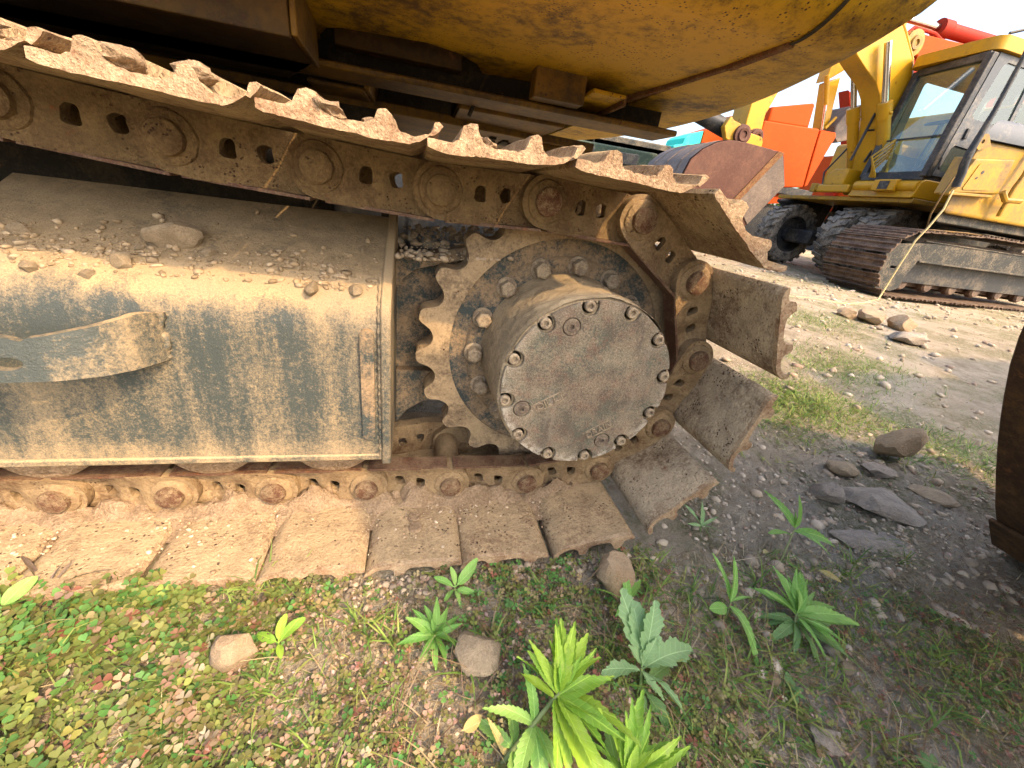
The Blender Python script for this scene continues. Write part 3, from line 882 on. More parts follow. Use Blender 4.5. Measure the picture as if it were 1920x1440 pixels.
# end plate with its grooved edge
ep = [(-0.166, 0.176), (-0.166, 0.44), (-0.165, 0.470), (-0.158, 0.500), (-0.145, 0.522), (-0.122, 0.542), (-0.09, 0.559), (-0.02, 0.593), (0.115, 0.655), (0.115, 0.19), (-0.02, 0.19), (-0.06, 0.176)]
G().plate(ep, -0.294, -0.276, YZ).build('end_plate', 'frame', fr, 30, 0.003, 2)
G().plate(rrect(-0.012, 0.012, 0.235, 0.468, 0.011, 5), -0.163, -0.150, lambda u, v, w: (u - 0.318, w, v)).build('end_groove', 'teal', fr, 30, 0.003, 2)
# boarding step: a bent strap with a toothed upper edge
path = [(-0.632, -0.150), (-0.640, -0.175), (-0.655, -0.205), (-0.68, -0.232), (-0.72, -0.252), (-0.78, -0.264), (-0.85, -0.268), (-1.25, -0.268), (-1.32, -0.25), (-1.36, -0.20), (-1.375, -0.15)]
pl = [0.0]
for i in range(1, len(path)):
    pl.append(pl[-1] + math.hypot(path[i][0] - path[i - 1][0], path[i][1] - path[i - 1][1]))
def along(u):
    i = 1
    while i < len(pl) - 1 and pl[i] < u:
        i += 1
    t = (u - pl[i - 1]) / (pl[i] - pl[i - 1])
    a = Vector(path[i - 1]); b = Vector(path[i])
    p = a.lerp(b, t); d = (b - a).normalized()
    return p, Vector((-d.y, d.x))
up = []
L = pl[-1]
u = 0.0
while u <= L + 1e-6:
    if u < 0.055:
        z = 0.470 + 0.012 * math.sin(u / 0.055 * PI * 0.6)
    elif u < 0.16:
        z = 0.481 - 0.019 * ((u - 0.055) / 0.105)
    else:
        z = 0.455 + 0.010 * abs(math.sin((u - 0.16) * 52))
    up.append((u, z)); u += L / 130
st = [(0, 0.398)] + [(L * k / 24, 0.398 + 0.006 * math.sin(PI * k / 24)) for k in range(1, 24)] + [(L, 0.398)] + up[::-1]
def stepfn(u, v, w):
    p, n = along(min(max(u, 0.0), L))
    lean = (v - 0.40) * 0.10
    return (p.x + n.x * w, p.y + n.y * w + lean, v)
G().plate(st, -0.006, 0.006, stepfn, [circle(0.185, 0.428, 0.017, 18, 0.0095)], 0.012).build('boarding_step', 'frame', fr, 38)
# track rollers under the frame
rol = None
for x_ in (-0.40, -0.63, -0.90, -1.25, -1.6, -1.95):
    m = Matrix.Translation((x_, 0, 0.213))
    if rol is None:
        g = G().lathe([(0.0, -0.128), (0.05, -0.128), (0.060, -0.118), (0.088, -0.116), (0.0925, -0.112), (0.0925, -0.085), (0.075, -0.082), (0.075, 0.082), (0.0925, 0.085), (0.0925, 0.112), (0.0, 0.118)], 40, jit=0.02)
        rol = g.build('track_roller', 'mud', E, 40, matrix=m).data
    else:
        place('track_roller', rol, E, m)
# rear fork that carries the travel motor, behind the sprocket
fk = G().box(-0.292, 0.18, 0.070, 0.095, 0.25, 0.57).build('motor_mount', 'teal', E, 30)
def arch(pts, y0, y1, th):
    g = G()
    lo = [(x, z - th) for x, z in pts]
    g.plate(list(pts) + lo[::-1], y0, y1)
    return g
arch([(-0.276, 0.575), (-0.24, 0.572), (-0.19, 0.583), (-0.12, 0.604), (-0.02, 0.63)], 0.042, 0.10, 0.026).build('upper_rim', 'teal', fk, 40, 0.003)
G().plate([(-0.276, 0.575), (-0.276, 0.505), (-0.262, 0.522), (-0.235, 0.545), (-0.19, 0.558), (-0.12, 0.578), (-0.12, 0.60), (-0.19, 0.583), (-0.24, 0.572)], 0.040, 0.052).build('gusset', 'teal', fk, 40)
G().plate([(-0.276, 0.15), (-0.25, 0.188), (-0.215, 0.212), (-0.17, 0.228), (-0.10, 0.238), (-0.10, 0.30), (-0.276, 0.30)], 0.040, 0.07).build('lower_rim', 'teal', fk, 40, 0.003)
G().box(-0.30, 0.12, 0.50, 0.52, 0.46, 0.80).box(-0.262, -0.252, 0.484, 0.50, 0.50, 0.80).build('carbody_plate', 'grey', E, 30)
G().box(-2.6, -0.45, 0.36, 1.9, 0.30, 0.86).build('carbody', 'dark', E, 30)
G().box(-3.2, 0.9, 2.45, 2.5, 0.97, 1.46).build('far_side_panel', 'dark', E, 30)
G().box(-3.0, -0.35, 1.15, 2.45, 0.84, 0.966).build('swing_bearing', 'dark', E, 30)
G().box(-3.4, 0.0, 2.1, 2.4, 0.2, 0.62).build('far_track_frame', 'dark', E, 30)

# mud caked where chain and shoes meet on the lower run
xs = np.arange(-1.45, 0.20, 0.008); ysg = np.arange(-0.196, -0.096, 0.005)
vs = []; fs = []
for x in xs:
    for y in ysg:
        t = max(0.0, (y + 0.168) / 0.052)
        h = 0.060 * min(1, t) ** 2.0
        n_ = noise.noise(Vector((x * 14, y * 14, 1))) * 0.5 + noise.noise(Vector((x * 40, y * 40, 4))) * 0.35 + noise.noise(Vector((x * 95, y * 95, 4))) * 0.22
        k = ((x - 0.048) / 0.19) % 1.0
        dip = 0.55 + 0.45 * math.cos(2 * PI * (k - 0.5))
        z = 0.0255 + h * (0.55 + 1.1 * n_) * (0.5 + 0.5 * dip) + 0.004 * n_ * min(1, t * 2)
        vs.append((x, y, z - 0.004 * (1 - min(1, t * 3))))
ny = len(ysg)
for i in range(len(xs) - 1):
    for j in range(ny - 1):
        fs.append((i * ny + j, i * ny + j + 1, (i + 1) * ny + j + 1, (i + 1) * ny + j))
kind(G().add(vs, fs).build('caked_mud', 'mud', E, 60), 'stuff')
# mud crust on top of the drum
vs = []; fs = []
A = np.linspace(R(20), R(165), 90); Y = np.linspace(-0.228, -0.05, 34)
for a in A:
    for y in Y:
        e = min(1, (a - R(20)) / 0.5, (R(165) - a) / 0.5) * min(1, (-0.05 - y) / 0.04)
        ed = 1.0 if y > -0.222 else 0.55
        n_ = noise.noise(Vector((a * 5, y * 30, 1))) * 0.6 + noise.noise(Vector((a * 16, y * 95, 4))) * 0.4
        r = 0.1765 + max(-0.002, (0.0035 + 0.0055 * n_) * e) * ed
        vs.append((CX + r * math.cos(a), y + 0.002 * n_, CZ + r * math.sin(a)))
ny = len(Y)
for i in range(len(A) - 1):
    for j in range(ny - 1):
        fs.append((i * ny + j, i * ny + j + 1, (i + 1) * ny + j + 1, (i + 1) * ny + j))
kind(G().add(vs, fs).build('mud_crust', 'drum', E, 60), 'stuff')
# mud heaped on the worn upper shoes
def lumps(name, spots, mat, parent, amp=0.35):
    g = G()
    for (x, y, z, r) in spots:
        bm = bmesh.new(); bmesh.ops.create_icosphere(bm, subdivisions=3, radius=1.0)
        vs = []
        for v in bm.verts:
            d = 1 + noise.noise(v.co * 1.7 + Vector((x * 50, y * 50, z))) * amp + noise.noise(v.co * 5 + Vector((x * 50, 0, 0))) * amp * 0.6
            vs.append((x + v.co.x * r[0] * d, y + v.co.y * r[1] * d, z + v.co.z * r[2] * d))
        g.add(vs, [tuple(v.index for v in f.verts) for f in bm.faces])
        bm.free()
    return g.build(name, mat, parent, 60)
for sp_ in [(-0.665, -0.292, 0.800, (0.040, 0.02, 0.016)), (-0.545, -0.27, 0.792, (0.022, 0.03, 0.012)), (-0.345, -0.26, 0.778, (0.022, 0.045, 0.012)), (-0.292, -0.22, 0.772, (0.02, 0.05, 0.010)), (-0.145, -0.22, 0.772, (0.018, 0.05, 0.010)), (-0.47, -0.285, 0.790, (0.02, 0.015, 0.010))]:
    lumps('mud_lump', [sp_], 'mud', E)

# ---- upper structure: belly plates, frame beams, counterweight
ZB = 1.10
FY, FR = 0.10, 0.17                # where the belly starts to curl up, radius of the curl
house = G().plate([(0.560, FY), (0.560, 0.60), (0.503, 0.800), (0.25, 0.845), (-0.018, 0.888), (-0.050, 0.79), (-0.12, 0.714), (-0.219, 0.679), (-0.344, 0.700), (-0.466, 0.720), (-0.513, 0.753), (-0.548, 0.841), (-0.574, 0.972), (-0.62, 0.863), (-0.645, 0.63), (-0.66, FY)], ZB, ZB + 0.012, XY, (), 0.05).build('belly_plate', 'yellow', E, 30)
curl = [(FY, ZB)] + [(FY - FR * math.sin(R(a)), ZB + FR - FR * math.cos(R(a))) for a in range(8, 91, 8)] + [(FY - FR, ZB + FR), (FY - FR, 2.0)]
def curlstrip(x0, x1):
    vs = []
    for x in (x0, (x0 + x1) / 2, x1):
        vs += [(x, y, z) for y, z in curl]
    n = len(curl)
    return G().add(vs, [(i * n + j, i * n + j + 1, (i + 1) * n + j + 1, (i + 1) * n + j) for i in range(2) for j in range(n - 1)])
curlstrip(-2.9, 0.560).build('side_skirt', 'yellow', house, 60)
# counterweight: arc in plan, rounded lower edge
CXW, CYW, RW = -1.75, 1.15, 2.80
def cw_poly(d):
    r = RW - d
    ys = FY - FR + d
    pts = [(0.566, ys)]
    a0 = -math.acos(min(1, max(-1, 0))) if False else math.asin((ys - CYW) / r)
    a1 = math.asin((2.4 - d - CYW) / r)
    for i in range(41):
        a = a0 + (a1 - a0) * i / 40
        pts.append((CXW + r * math.cos(a), CYW + r * math.sin(a)))
    pts.append((0.566, 2.4 - d))
    return pts
rings = []
for a in range(0, 91, 9):
    d = FR - FR * math.sin(R(a)); z = ZB + FR - FR * math.cos(R(a))
    rings.append([(x, y, z) for x, y in cw_poly(d)])
rings.append([(x, y, 2.0) for x, y in cw_poly(0)])
n = len(rings[0])
g = G()
g.add([p for r_ in rings for p in r_], [(i * n + j, i * n + (j + 1) % n, (i + 1) * n + (j + 1) % n, (i + 1) * n + j) for i in range(len(rings) - 1) for j in range(n)])
g.add(rings[-1], [tuple(range(n))])
pock = [(0.600, 0.900), (0.716, 0.920), (0.735, 1.18), (0.63, 1.19)]
co, tris = tri2d(cw_poly(FR), [pock])
g.add([(u, v, ZB) for u, v in co], tris)
g.add([(u, v, ZB) for u, v in pock] + [(u, v, ZB + 0.12) for u, v in pock], [(0, 1, 5, 4), (1, 2, 6, 5), (2, 3, 7, 6), (3, 0, 4, 7), (4, 5, 6, 7)])
cw = g.build('counterweight', 'yellow', E, 50)
# rusty lip hanging along the joint
lip = [(0.500, 0.80), (0.535, 0.55), (0.560, 0.30), (0.563, FY)]
g = G()
for i in range(len(lip) - 1):
    (xa, ya), (xb, yb) = lip[i], lip[i + 1]
    w0, w1 = (0.030, 0.026) if i == 0 else (0.020, 0.016)
    g.hexa([(xa - 0.008, ya, ZB - w0 * .55), (xa + 0.012, ya, ZB - w0 * .55), (xb + 0.012, yb, ZB - w1 * .5), (xb - 0.008, yb, ZB - w1 * .5)],
           [(xa - 0.008, ya, ZB + 0.03), (xa + 0.012, ya, ZB + 0.03), (xb + 0.012, yb, ZB + 0.03), (xb - 0.008, yb, ZB + 0.03)])
lo_ = g.build('rusty_lip', 'rustedge', house, 40, 0.003)
g = G()
cl = [(FY, ZB - 0.004)] + [(FY - (FR + .004) * math.sin(R(a)), ZB + FR - (FR + .004) * math.cos(R(a))) for a in range(6, 91, 6)]
for dx in (0.5575, 0.5655):
    pass
vs = [(0.5575, y, z) for y, z in cl] + [(0.5685, y, z) for y, z in cl]
n = len(cl)
g.add(vs, [(j, j + 1, n + j + 1, n + j) for j in range(n - 1)])
g.build('joint_gap', 'dark', house, 60)
# frame of the upper structure above the belly opening
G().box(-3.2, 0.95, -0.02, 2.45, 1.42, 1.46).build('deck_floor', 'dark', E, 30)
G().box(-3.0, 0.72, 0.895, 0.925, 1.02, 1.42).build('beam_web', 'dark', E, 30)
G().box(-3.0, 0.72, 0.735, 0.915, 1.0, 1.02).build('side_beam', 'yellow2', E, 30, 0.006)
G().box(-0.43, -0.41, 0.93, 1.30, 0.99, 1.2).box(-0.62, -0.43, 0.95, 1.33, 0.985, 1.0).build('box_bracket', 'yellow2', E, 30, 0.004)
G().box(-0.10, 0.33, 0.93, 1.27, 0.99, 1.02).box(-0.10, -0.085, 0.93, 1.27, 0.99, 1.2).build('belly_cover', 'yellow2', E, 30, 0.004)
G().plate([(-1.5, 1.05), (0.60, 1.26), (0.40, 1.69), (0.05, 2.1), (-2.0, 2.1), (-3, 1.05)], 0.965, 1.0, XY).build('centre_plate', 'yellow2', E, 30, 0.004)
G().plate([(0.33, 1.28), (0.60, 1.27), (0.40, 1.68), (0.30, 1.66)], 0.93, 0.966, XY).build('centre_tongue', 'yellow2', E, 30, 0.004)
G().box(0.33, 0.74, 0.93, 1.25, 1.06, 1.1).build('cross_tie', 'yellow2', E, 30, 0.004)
lp = G().plate([(-3.0, 0.42), (-0.53, 0.415), (-0.545, 0.715), (-0.70, 1.05), (-3.0, 1.05)], 1.0, 1.02, XY).build('centre_frame_wing', 'under_brown', E, 30, 0.004)
G().box(-3.0, -0.535, 0.405, 0.425, 0.985, 1.09).build('wing_flange', 'under_brown', lp, 30, 0.003)
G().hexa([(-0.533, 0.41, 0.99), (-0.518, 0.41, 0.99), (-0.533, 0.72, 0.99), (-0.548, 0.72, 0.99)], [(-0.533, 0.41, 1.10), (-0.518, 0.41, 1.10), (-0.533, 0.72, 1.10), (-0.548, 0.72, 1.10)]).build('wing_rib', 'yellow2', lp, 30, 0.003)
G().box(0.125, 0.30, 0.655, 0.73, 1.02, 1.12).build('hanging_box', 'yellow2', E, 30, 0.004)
G().box(-0.50, -0.10, 0.80, 0.86, 1.075, 1.4).build('hanging_box', 'under_brown', E, 30, 0.004)
G().plate([(0.308, 0.600), (0.425, 0.605), (0.455, 1.09), (0.311, 1.0)], 1.050, 1.062, XY).build('tie_plate', 'yellow', E, 30, 0.003)
G().hexa([(0.418, 0.605, 1.032), (0.430, 0.605, 1.032), (0.458, 1.09, 1.032), (0.446, 1.09, 1.032)], [(0.418, 0.605, 1.06), (0.430, 0.605, 1.06), (0.458, 1.09, 1.06), (0.446, 1.09, 1.06)]).build('tie_flange', 'rustedge', E, 30, 0.003)
G().tube([(0.012, 0.9, 1.13), (-0.056, 0.9, 0.966)], 0.0075, 10).build('hanging_rod', 'dark', E, 40)
for (x_, y_) in ((0.05, 1.42), (0.12, 1.50), (0.17, 1.40), (0.10, 1.35)):
    G().box(x_, x_ + .03, y_, y_ + .05, 0.955, 0.966).build('bolt_pocket', 'dark', E, 30)
G().box(0.17, 0.40, 1.47, 1.56, 0.955, 0.967).build('slot', 'dark', E, 30)

# ------------------------------------------------------------------ machines in the yard behind
def dupmesh(name, o, parent, m):
    return place(name, o.data, parent, m)

# --- tracked excavator on the right: track, undercarriage, engine side
T = thing('tracked_excavator', 'yellow excavator at right edge on a rusty bare-steel track with dark undercarriage', 'excavator', (8.0, 4.6, 0.15))
tsh = make_shoe('track_shoe', 9.1, 0.5, 0.40, ('track2', 'track2'))
TC = (5.80, 0.575); TR = 0.345
path = []
for k in range(0, 9):
    a = R(-78 - 34.5 * k * 0 - 0) if False else None
tp = []
ang = R(-100)
dth = 2 * math.asin(0.19 / 2 / TR)
k = 0
while ang - k * dth > R(-275):
    a = ang - k * dth
    tp.append((TC[0] + TR * math.cos(a), TC[1] + TR * math.sin(a))); k += 1
lastx, lastz = tp[-1]
for k in range(1, 20):
    tp.append((lastx + 0.19 * k, lastz + 0.006 * math.sin(k * 0.8) + 0.010 * k if k < 6 else lastz + 0.06))
low = [(tp[0][0] + 0.19 * k, tp[0][1] - 0.004) for k in range(18, 0, -1)]
tp = low + tp
for k in range(len(tp) - 1):
    p, q = tp[k], tp[k + 1]
    # travelling clockwise (left end goes up): outward is left of travel
    m = frame_of(p, q, 3.55)
    place('track_shoe', tsh, T, m)
G().box(5.85, 9.6, 3.42, 3.68, 0.30, 0.36).box(5.6, 9.6, 3.44, 3.47, 0.86, 0.92).box(5.6, 9.6, 3.60, 3.63, 0.86, 0.92).build('chain_rail', 'track2', T, 30)
tf = G().plate([(5.855, 0.838), (6.35, 0.875), (6.75, 0.888), (9.6, 0.86), (9.6, 0.62), (6.017, 0.625), (5.915, 0.40), (5.90, 0.72)], 3.22, 3.60).build('track_frame', 'tframe', T, 30, 0.008)
G().box(6.0, 9.6, 3.17, 3.24, 0.625, 0.645).box(6.0, 9.6, 3.21, 3.24, 0.87, 0.885).build('frame_ledge', 'tframe', tf, 30, 0.004)
G().plate([(5.42, 0.70), (5.50, 0.80), (5.86, 0.835), (6.035, 0.68), (5.93, 0.47), (5.915, 0.285), (5.80, 0.235), (5.525, 0.255), (5.46, 0.40)], 3.19, 3.225, XZ, [rrect(5.60, 5.70, 0.515, 0.545, 0.012, 3)]).build('idler_guard', 'tframe', T, 30, 0.006)
G().box(5.9, 9.6, 3.30, 3.60, 0.36, 0.63).build('lower_frame', 'black', T, 30)
for k in range(7):
    G().lathe([(0.0, -0.20), (0.07, -0.20), (0.09, -0.18), (0.09, -0.12), (0.07, -0.11), (0.07, 0.2)], 20, (6.15 + 0.48 * k, 3.52, 0.335)).build('track_roller', 'track2', T, 40)
# engine side body, its door box, fender and pipes
bodyx = 5.83
plan = [(5.83, 3.10), (6.47, 3.49), (9.2, 3.82), (9.2, 3.02)]
tb = G().plate(plan, 1.20, 1.955, XY).build('engine_body', 'ydull', T, 30, 0.03, 3)
G().plate([(5.88, 3.15), (6.50, 3.50), (9.2, 3.80), (9.2, 3.10)], 1.10, 1.20, XY).build('deck_rail', 'tframe', T, 30, 0.01)
bx = G().hexa([(5.80, 3.03, 1.755), (6.38, 3.03, 1.825), (6.42, 3.03, 1.475), (5.66, 3.03, 1.395)], [(5.86, 3.30, 1.80), (6.60, 3.30, 1.90), (6.60, 3.30, 1.47), (5.83, 3.30, 1.40)]).build('door_box', 'ydull', T, 30, 0.012, 2)
def boxface(u, v, w):
    # panel on the front face of the door box (u along, v up)
    return (5.66 + 0.74 * u + 0.11 * v * (1 - u), 3.03 - w, 1.395 + 0.075 * u + (0.36 - 0.01 * u) * v)
G().plate(rrect(0.20, 0.80, 0.10, 0.88, 0.06), 0.002, 0.008, boxface).build('door_panel', 'ydull', bx, 30)
for u, v, r_ in ((0.38, 0.62, 0.030), (0.33, 0.45, 0.020)):
    G().plate([(u + r_ * math.cos(t), v + r_ * 1.9 * math.sin(t)) for t in [2 * PI * i / 16 for i in range(16)]], 0.008, 0.011, boxface).build('lock_hole', 'black', bx, 30)
G().hexa([(5.62, 3.0, 1.37), (6.30, 3.0, 1.42), (6.28, 3.12, 1.42), (5.66, 3.12, 1.37)], [(5.62, 3.0, 1.40), (6.30, 3.0, 1.45), (6.28, 3.12, 1.45), (5.66, 3.12, 1.40)]).build('lower_ledge', 'ydull', T, 30, 0.006)
hd = [(5.80, 3.06), (6.48, 3.48), (9.2, 3.85), (9.2, 2.98)]
g = G()
lv = [(0.0, 1.955), (0.0, 2.0), (0.06, 2.07), (0.16, 2.14), (0.34, 2.20), (0.7, 2.24)]
vs = []
for (d_, z_) in lv:
    vs += [(5.80 + d_, 3.06 + d_ * 0.45, z_), (6.48 + d_ * .6, 3.48 + d_ * .1, z_), (9.2, 3.85, z_ + .06), (9.2, 2.98 + d_ * 0.2, z_ + .06)]
for i in range(len(lv) - 1):
    for j in range(4):
        g.f.append((i * 4 + j, i * 4 + (j + 1) % 4, i * 4 + 4 + (j + 1) % 4, i * 4 + 4 + j))
g.f.append(tuple(len(lv) * 4 - 4 + j for j in range(4)))
g.v = vs
g.build('hood', 'grey', T, 50)
lugp = G().plate([(5.72, 1.87), (5.74, 1.99), (5.83, 2.0), (5.95, 1.90), (5.80, 1.84)], 3.055, 3.075, XZ, [circle(5.80, 1.925, 0.022, 14)]).build('lug_plate', 'ydull', T, 30)
G().tube([(5.68, 3.03, 2.95), (5.69, 3.03, 2.6), (5.69, 3.03, 2.19), (5.655, 3.03, 1.80), (5.665, 3.03, 1.68), (5.70, 3.03, 1.60), (5.715, 3.03, 1.46)], [0.022, 0.022, 0.024, 0.036, 0.040, 0.040, 0.040], 10).build('handrail', 'black', T, 40)
G().tube([(6.62, 3.03, 2.0), (6.60, 3.0, 1.7), (6.55, 2.99, 1.55), (6.58, 3.0, 1.25)], 0.024, 8).tube([(6.42, 3.0, 1.50), (6.5, 2.98, 1.42), (6.75, 2.98, 1.44)], 0.03, 8).build('side_pipe', 'ydull', T, 40)

# --- rope hanging from it
tag(G().tube([(5.66, 3.0, 1.42), (5.64, 2.98, 1.22), (5.56, 2.98, 1.02), (5.50, 3.0, 0.86), (5.46, 3.0, 0.62), (5.43, 3.0, 0.40), (5.41, 3.0, 0.22), (5.34, 2.96, 0.145), (5.1, 2.86, 0.135), (4.8, 2.72, 0.13), (4.45, 2.6, 0.125), (4.2, 2.62, 0.125), (3.9, 2.7, 0.13), (3.5, 2.66, 0.125)], 0.011, 8).build('rope', 'rope', None, 50), 'pale straw-coloured rope hanging from yellow machine down to the ground', 'rope')
tag(G().tube([(5.62, 3.03, 1.55), (5.57, 3.02, 1.40), (5.55, 3.02, 1.15), (5.62, 3.03, 0.99), (5.78, 3.06, 1.0), (6.4, 3.1, 1.03), (6.9, 3.2, 1.04)], 0.009, 8).build('cable', 'yellow2', None, 50), 'thin brown cable looped over the rusty track under the yellow machine', 'cable')

# --- wheeled excavator behind it: cab, boom, blade, dusty tyres
K = thing('wheeled_excavator', 'yellow wheeled excavator with dark framed cab, steering wheel and dusty lugged tyres', 'excavator', (7.6, 5.2, 0.25))
Y0, Y1 = 3.90, 4.78
cabm = 'black'
def post(name, a, b, r, mat=cabm, par=None):
    g = G(); a = Vector(a); b = Vector(b)
    g.hexa([(a.x - r, a.y - r, a.z), (a.x + r, a.y - r, a.z), (a.x + r, a.y + r, a.z), (a.x - r, a.y + r, a.z)],
           [(b.x - r, b.y - r, b.z), (b.x + r, b.y - r, b.z), (b.x + r, b.y + r, b.z), (b.x - r, b.y + r, b.z)])
    return g.build(name, mat, par or K, 30, 0.012, 2)
post('front_pillar', (6.40, Y0, 1.67), (6.50, Y0, 3.03), 0.045)
post('front_pillar', (6.46, Y1, 1.67), (6.60, Y1, 3.03), 0.045)
post('rear_pillar', (7.95, Y0, 1.67), (7.90, Y0, 3.08), 0.055, 'grey')
post('rear_pillar', (7.95, Y1, 1.67), (7.90, Y1, 3.08), 0.055, 'grey')
G().hexa([(6.40, Y0, 1.63), (6.40, Y1, 1.63), (6.50, Y1, 1.63), (6.50, Y0, 1.63)], [(6.39, Y0, 1.74), (6.42, Y1, 1.74), (6.50, Y1, 1.74), (6.50, Y0, 1.74)]).build('front_sill', cabm, K, 30, 0.01)
G().hexa([(6.46, Y0, 2.96), (6.56, Y1, 2.96), (6.64, Y1, 2.96), (6.56, Y0, 2.96)], [(6.46, Y0, 3.05), (6.56, Y1, 3.05), (6.64, Y1, 3.05), (6.56, Y0, 3.05)]).build('front_header', cabm, K, 30, 0.01)
G().hexa([(6.425, Y0 + .03, 2.155), (6.49, Y1 - .03, 2.155), (6.505, Y1 - .03, 2.155), (6.44, Y0 + .03, 2.155)], [(6.425, Y0 + .03, 2.175), (6.49, Y1 - .03, 2.175), (6.505, Y1 - .03, 2.175), (6.44, Y0 + .03, 2.175)]).build('window_split', cabm, K, 30)
G().add([(6.43, Y0, 1.70), (6.455, Y1, 1.70), (6.585, Y1, 3.0), (6.505, Y0, 3.0)], [(0, 1, 2, 3)]).build('front_window', 'glass', K, 0)
rf = G().plate(rrect(6.47, 8.05, Y0 - 0.06, Y1 + 0.08, 0.12, 6), 3.06, 3.20, XY).build('cab_roof', 'yclean', K, 30, 0.05, 4)
G().box(6.60, 8.0, Y0, Y1, 3.02, 3.065).build('roof_frame', 'grey', rf, 30, 0.01)
door = G().plate([(6.50, 1.70), (7.93, 1.70), (7.90, 3.05), (6.60, 3.05)], Y0 - 0.015, Y0 + 0.02, XZ,
                 [rrect(6.70, 7.22, 2.40, 2.96, 0.06)[0:0] or [(6.66, 2.42), (6.72, 2.375), (7.28, 2.375), (7.34, 2.42), (7.30, 2.93), (7.25, 2.98), (6.80, 2.98), (6.74, 2.94)],
                  [(6.57, 1.80), (6.60, 1.765), (6.93, 1.77), (6.97, 1.80), (6.99, 2.0), (6.95, 2.06), (6.64, 2.07), (6.59, 2.03)],
                  [(7.40, 2.42), (7.44, 2.38), (7.80, 2.38), (7.84, 2.42), (7.81, 2.94), (7.77, 2.98), (7.40, 2.98), (7.37, 2.94)]]).build('cab_door', 'grey', K, 30)
G().add([(6.65, Y0, 2.37), (7.86, Y0, 2.37), (7.86, Y0, 2.99), (6.65, Y0, 2.99)], [(0, 1, 2, 3)]).build('window', 'glass', door, 0)
G().add([(6.56, Y0, 1.76), (7.0, Y0, 1.76), (7.0, Y0, 2.08), (6.56, Y0, 2.08)], [(0, 1, 2, 3)]).build('window', 'glass', door, 0)
G().box(6.68, 6.73, Y0 - 0.04, Y0 - 0.01, 2.15, 2.27).build('door_handle', 'black', door, 30, 0.008)
G().tube([(6.49, Y0 - 0.04, 1.90), (6.47, Y0 - 0.06, 1.80), (6.50, Y0 - .06, 1.77)], 0.012, 8).build('grab_rail', 'black', door, 40)
G().plate([(6.62, 1.70), (7.93, 1.70), (7.90, 3.05), (6.66, 3.05)], Y1 - 0.01, Y1 + 0.02, XZ, [rrect(6.78, 7.75, 2.05, 2.95, 0.07)]).build('far_cab_side', 'black', K, 30)
G().plate([(Y0, 1.70), (Y1, 1.70), (Y1, 3.05), (Y0, 3.05)], 7.93, 7.97, YZ, [rrect(Y0 + .1, Y1 - .1, 2.15, 2.93, 0.07)]).build('cab_back', 'grey', K, 30)
G().box(6.45, 7.95, Y0, Y1, 1.60, 1.70).build('cab_floor', 'black', K, 30)
seat = G().box(7.30, 7.80, 4.12, 4.58, 2.02, 2.16).box(7.74, 7.88, 4.14, 4.56, 2.14, 2.72).build('seat', 'black', K, 30, 0.04, 3)
G().box(7.74, 7.84, 4.24, 4.46, 2.76, 2.92).build('headrest', 'black', seat, 30, 0.03, 3)
sw = G()
sw.tube([(6.86 + 0.17 * math.cos(t) * 0.9, 4.34 + 0.19 * math.sin(t), 2.42 + 0.05 * math.cos(t)) for t in [2 * PI * i / 26 for i in range(27)]], 0.014, 7, False)
sw.tube([(6.86, 4.34, 2.41), (6.74, 4.34, 1.7)], 0.03, 8)
sw.tube([(6.86, 4.16, 2.42), (6.86, 4.52, 2.42)], 0.012, 6)
sw.build('steering_wheel', 'black', K, 40)
G().tube([(6.70, 4.30, 1.72), (6.62, 4.10, 2.02), (6.66, 4.06, 2.06)], 0.015, 6).tube([(6.9, 4.05, 1.72), (6.78, 4.0, 2.2)], 0.014, 6).box(6.8, 7.3, 4.02, 4.12, 1.70, 2.16).build('control_lever', 'black', K, 40)
mir = G().tube([(6.62, Y0 + .06, 2.5), (6.56, Y0 + .02, 2.62), (6.60, Y0 + .05, 2.72)], 0.008, 6).build('mirror_arm', 'white', K, 40)
# handrail frame ahead of the far pillar
G().tube([(6.30, 4.98, 1.9), (6.34, 4.94, 2.55), (6.42, 4.92, 2.66), (6.55, 4.9, 2.62), (6.60, 4.9, 2.30), (6.50, 4.92, 1.9)], 0.018, 8).tube([(6.33, 4.95, 2.3), (6.58, 4.9, 2.35)], 0.014, 8).build('front_handrail', 'black', K, 40)
# deck, bumper, tank
G().box(6.36, 9.6, 3.86, 6.2, 1.34, 1.40).build('deck_plate', 'ydull', K, 30, 0.01)
G().plate([(6.30, 1.40), (6.33, 1.46), (6.36, 1.61), (6.44, 1.64), (9.4, 1.66), (9.4, 1.40)], 3.87, 4.80).build('cab_base', 'yclean', K, 30, 0.02, 3)
bum = G().tube([(6.36, 3.88, 1.545), (6.36, 4.76, 1.55)], 0.068, 14).build('front_bumper', 'yclean', K, 40)
G().hexa([(6.24, 4.10, 1.48), (6.24, 4.42, 1.48), (6.34, 4.40, 1.46), (6.34, 4.12, 1.46)], [(6.24, 4.10, 1.615), (6.24, 4.42, 1.615), (6.34, 4.40, 1.635), (6.34, 4.12, 1.635)]).build('bumper_step', 'yclean', bum, 30, 0.008)
G().box(6.232, 6.245, 4.19, 4.33, 1.495, 1.60).build('step_hole', 'black', bum, 30)
G().box(6.28, 6.38, 4.82, 5.36, 1.45, 1.56).build('deck_nose', 'yclean', K, 30, 0.02, 3)
G().box(6.28, 6.38, 5.40, 5.50, 1.45, 1.58).box(6.3, 6.36, 5.30, 5.42, 1.47, 1.57).build('nose_lamp', 'ydull', K, 30, 0.01)
G().plate([(5.00, 1.56), (5.36, 1.56), (5.33, 1.74), (5.25, 1.80), (5.0, 1.80)], 6.36, 7.2, lambda u, v, w: (w, u, v)).build('tool_box', 'yclean', K, 30, 0.02, 3)
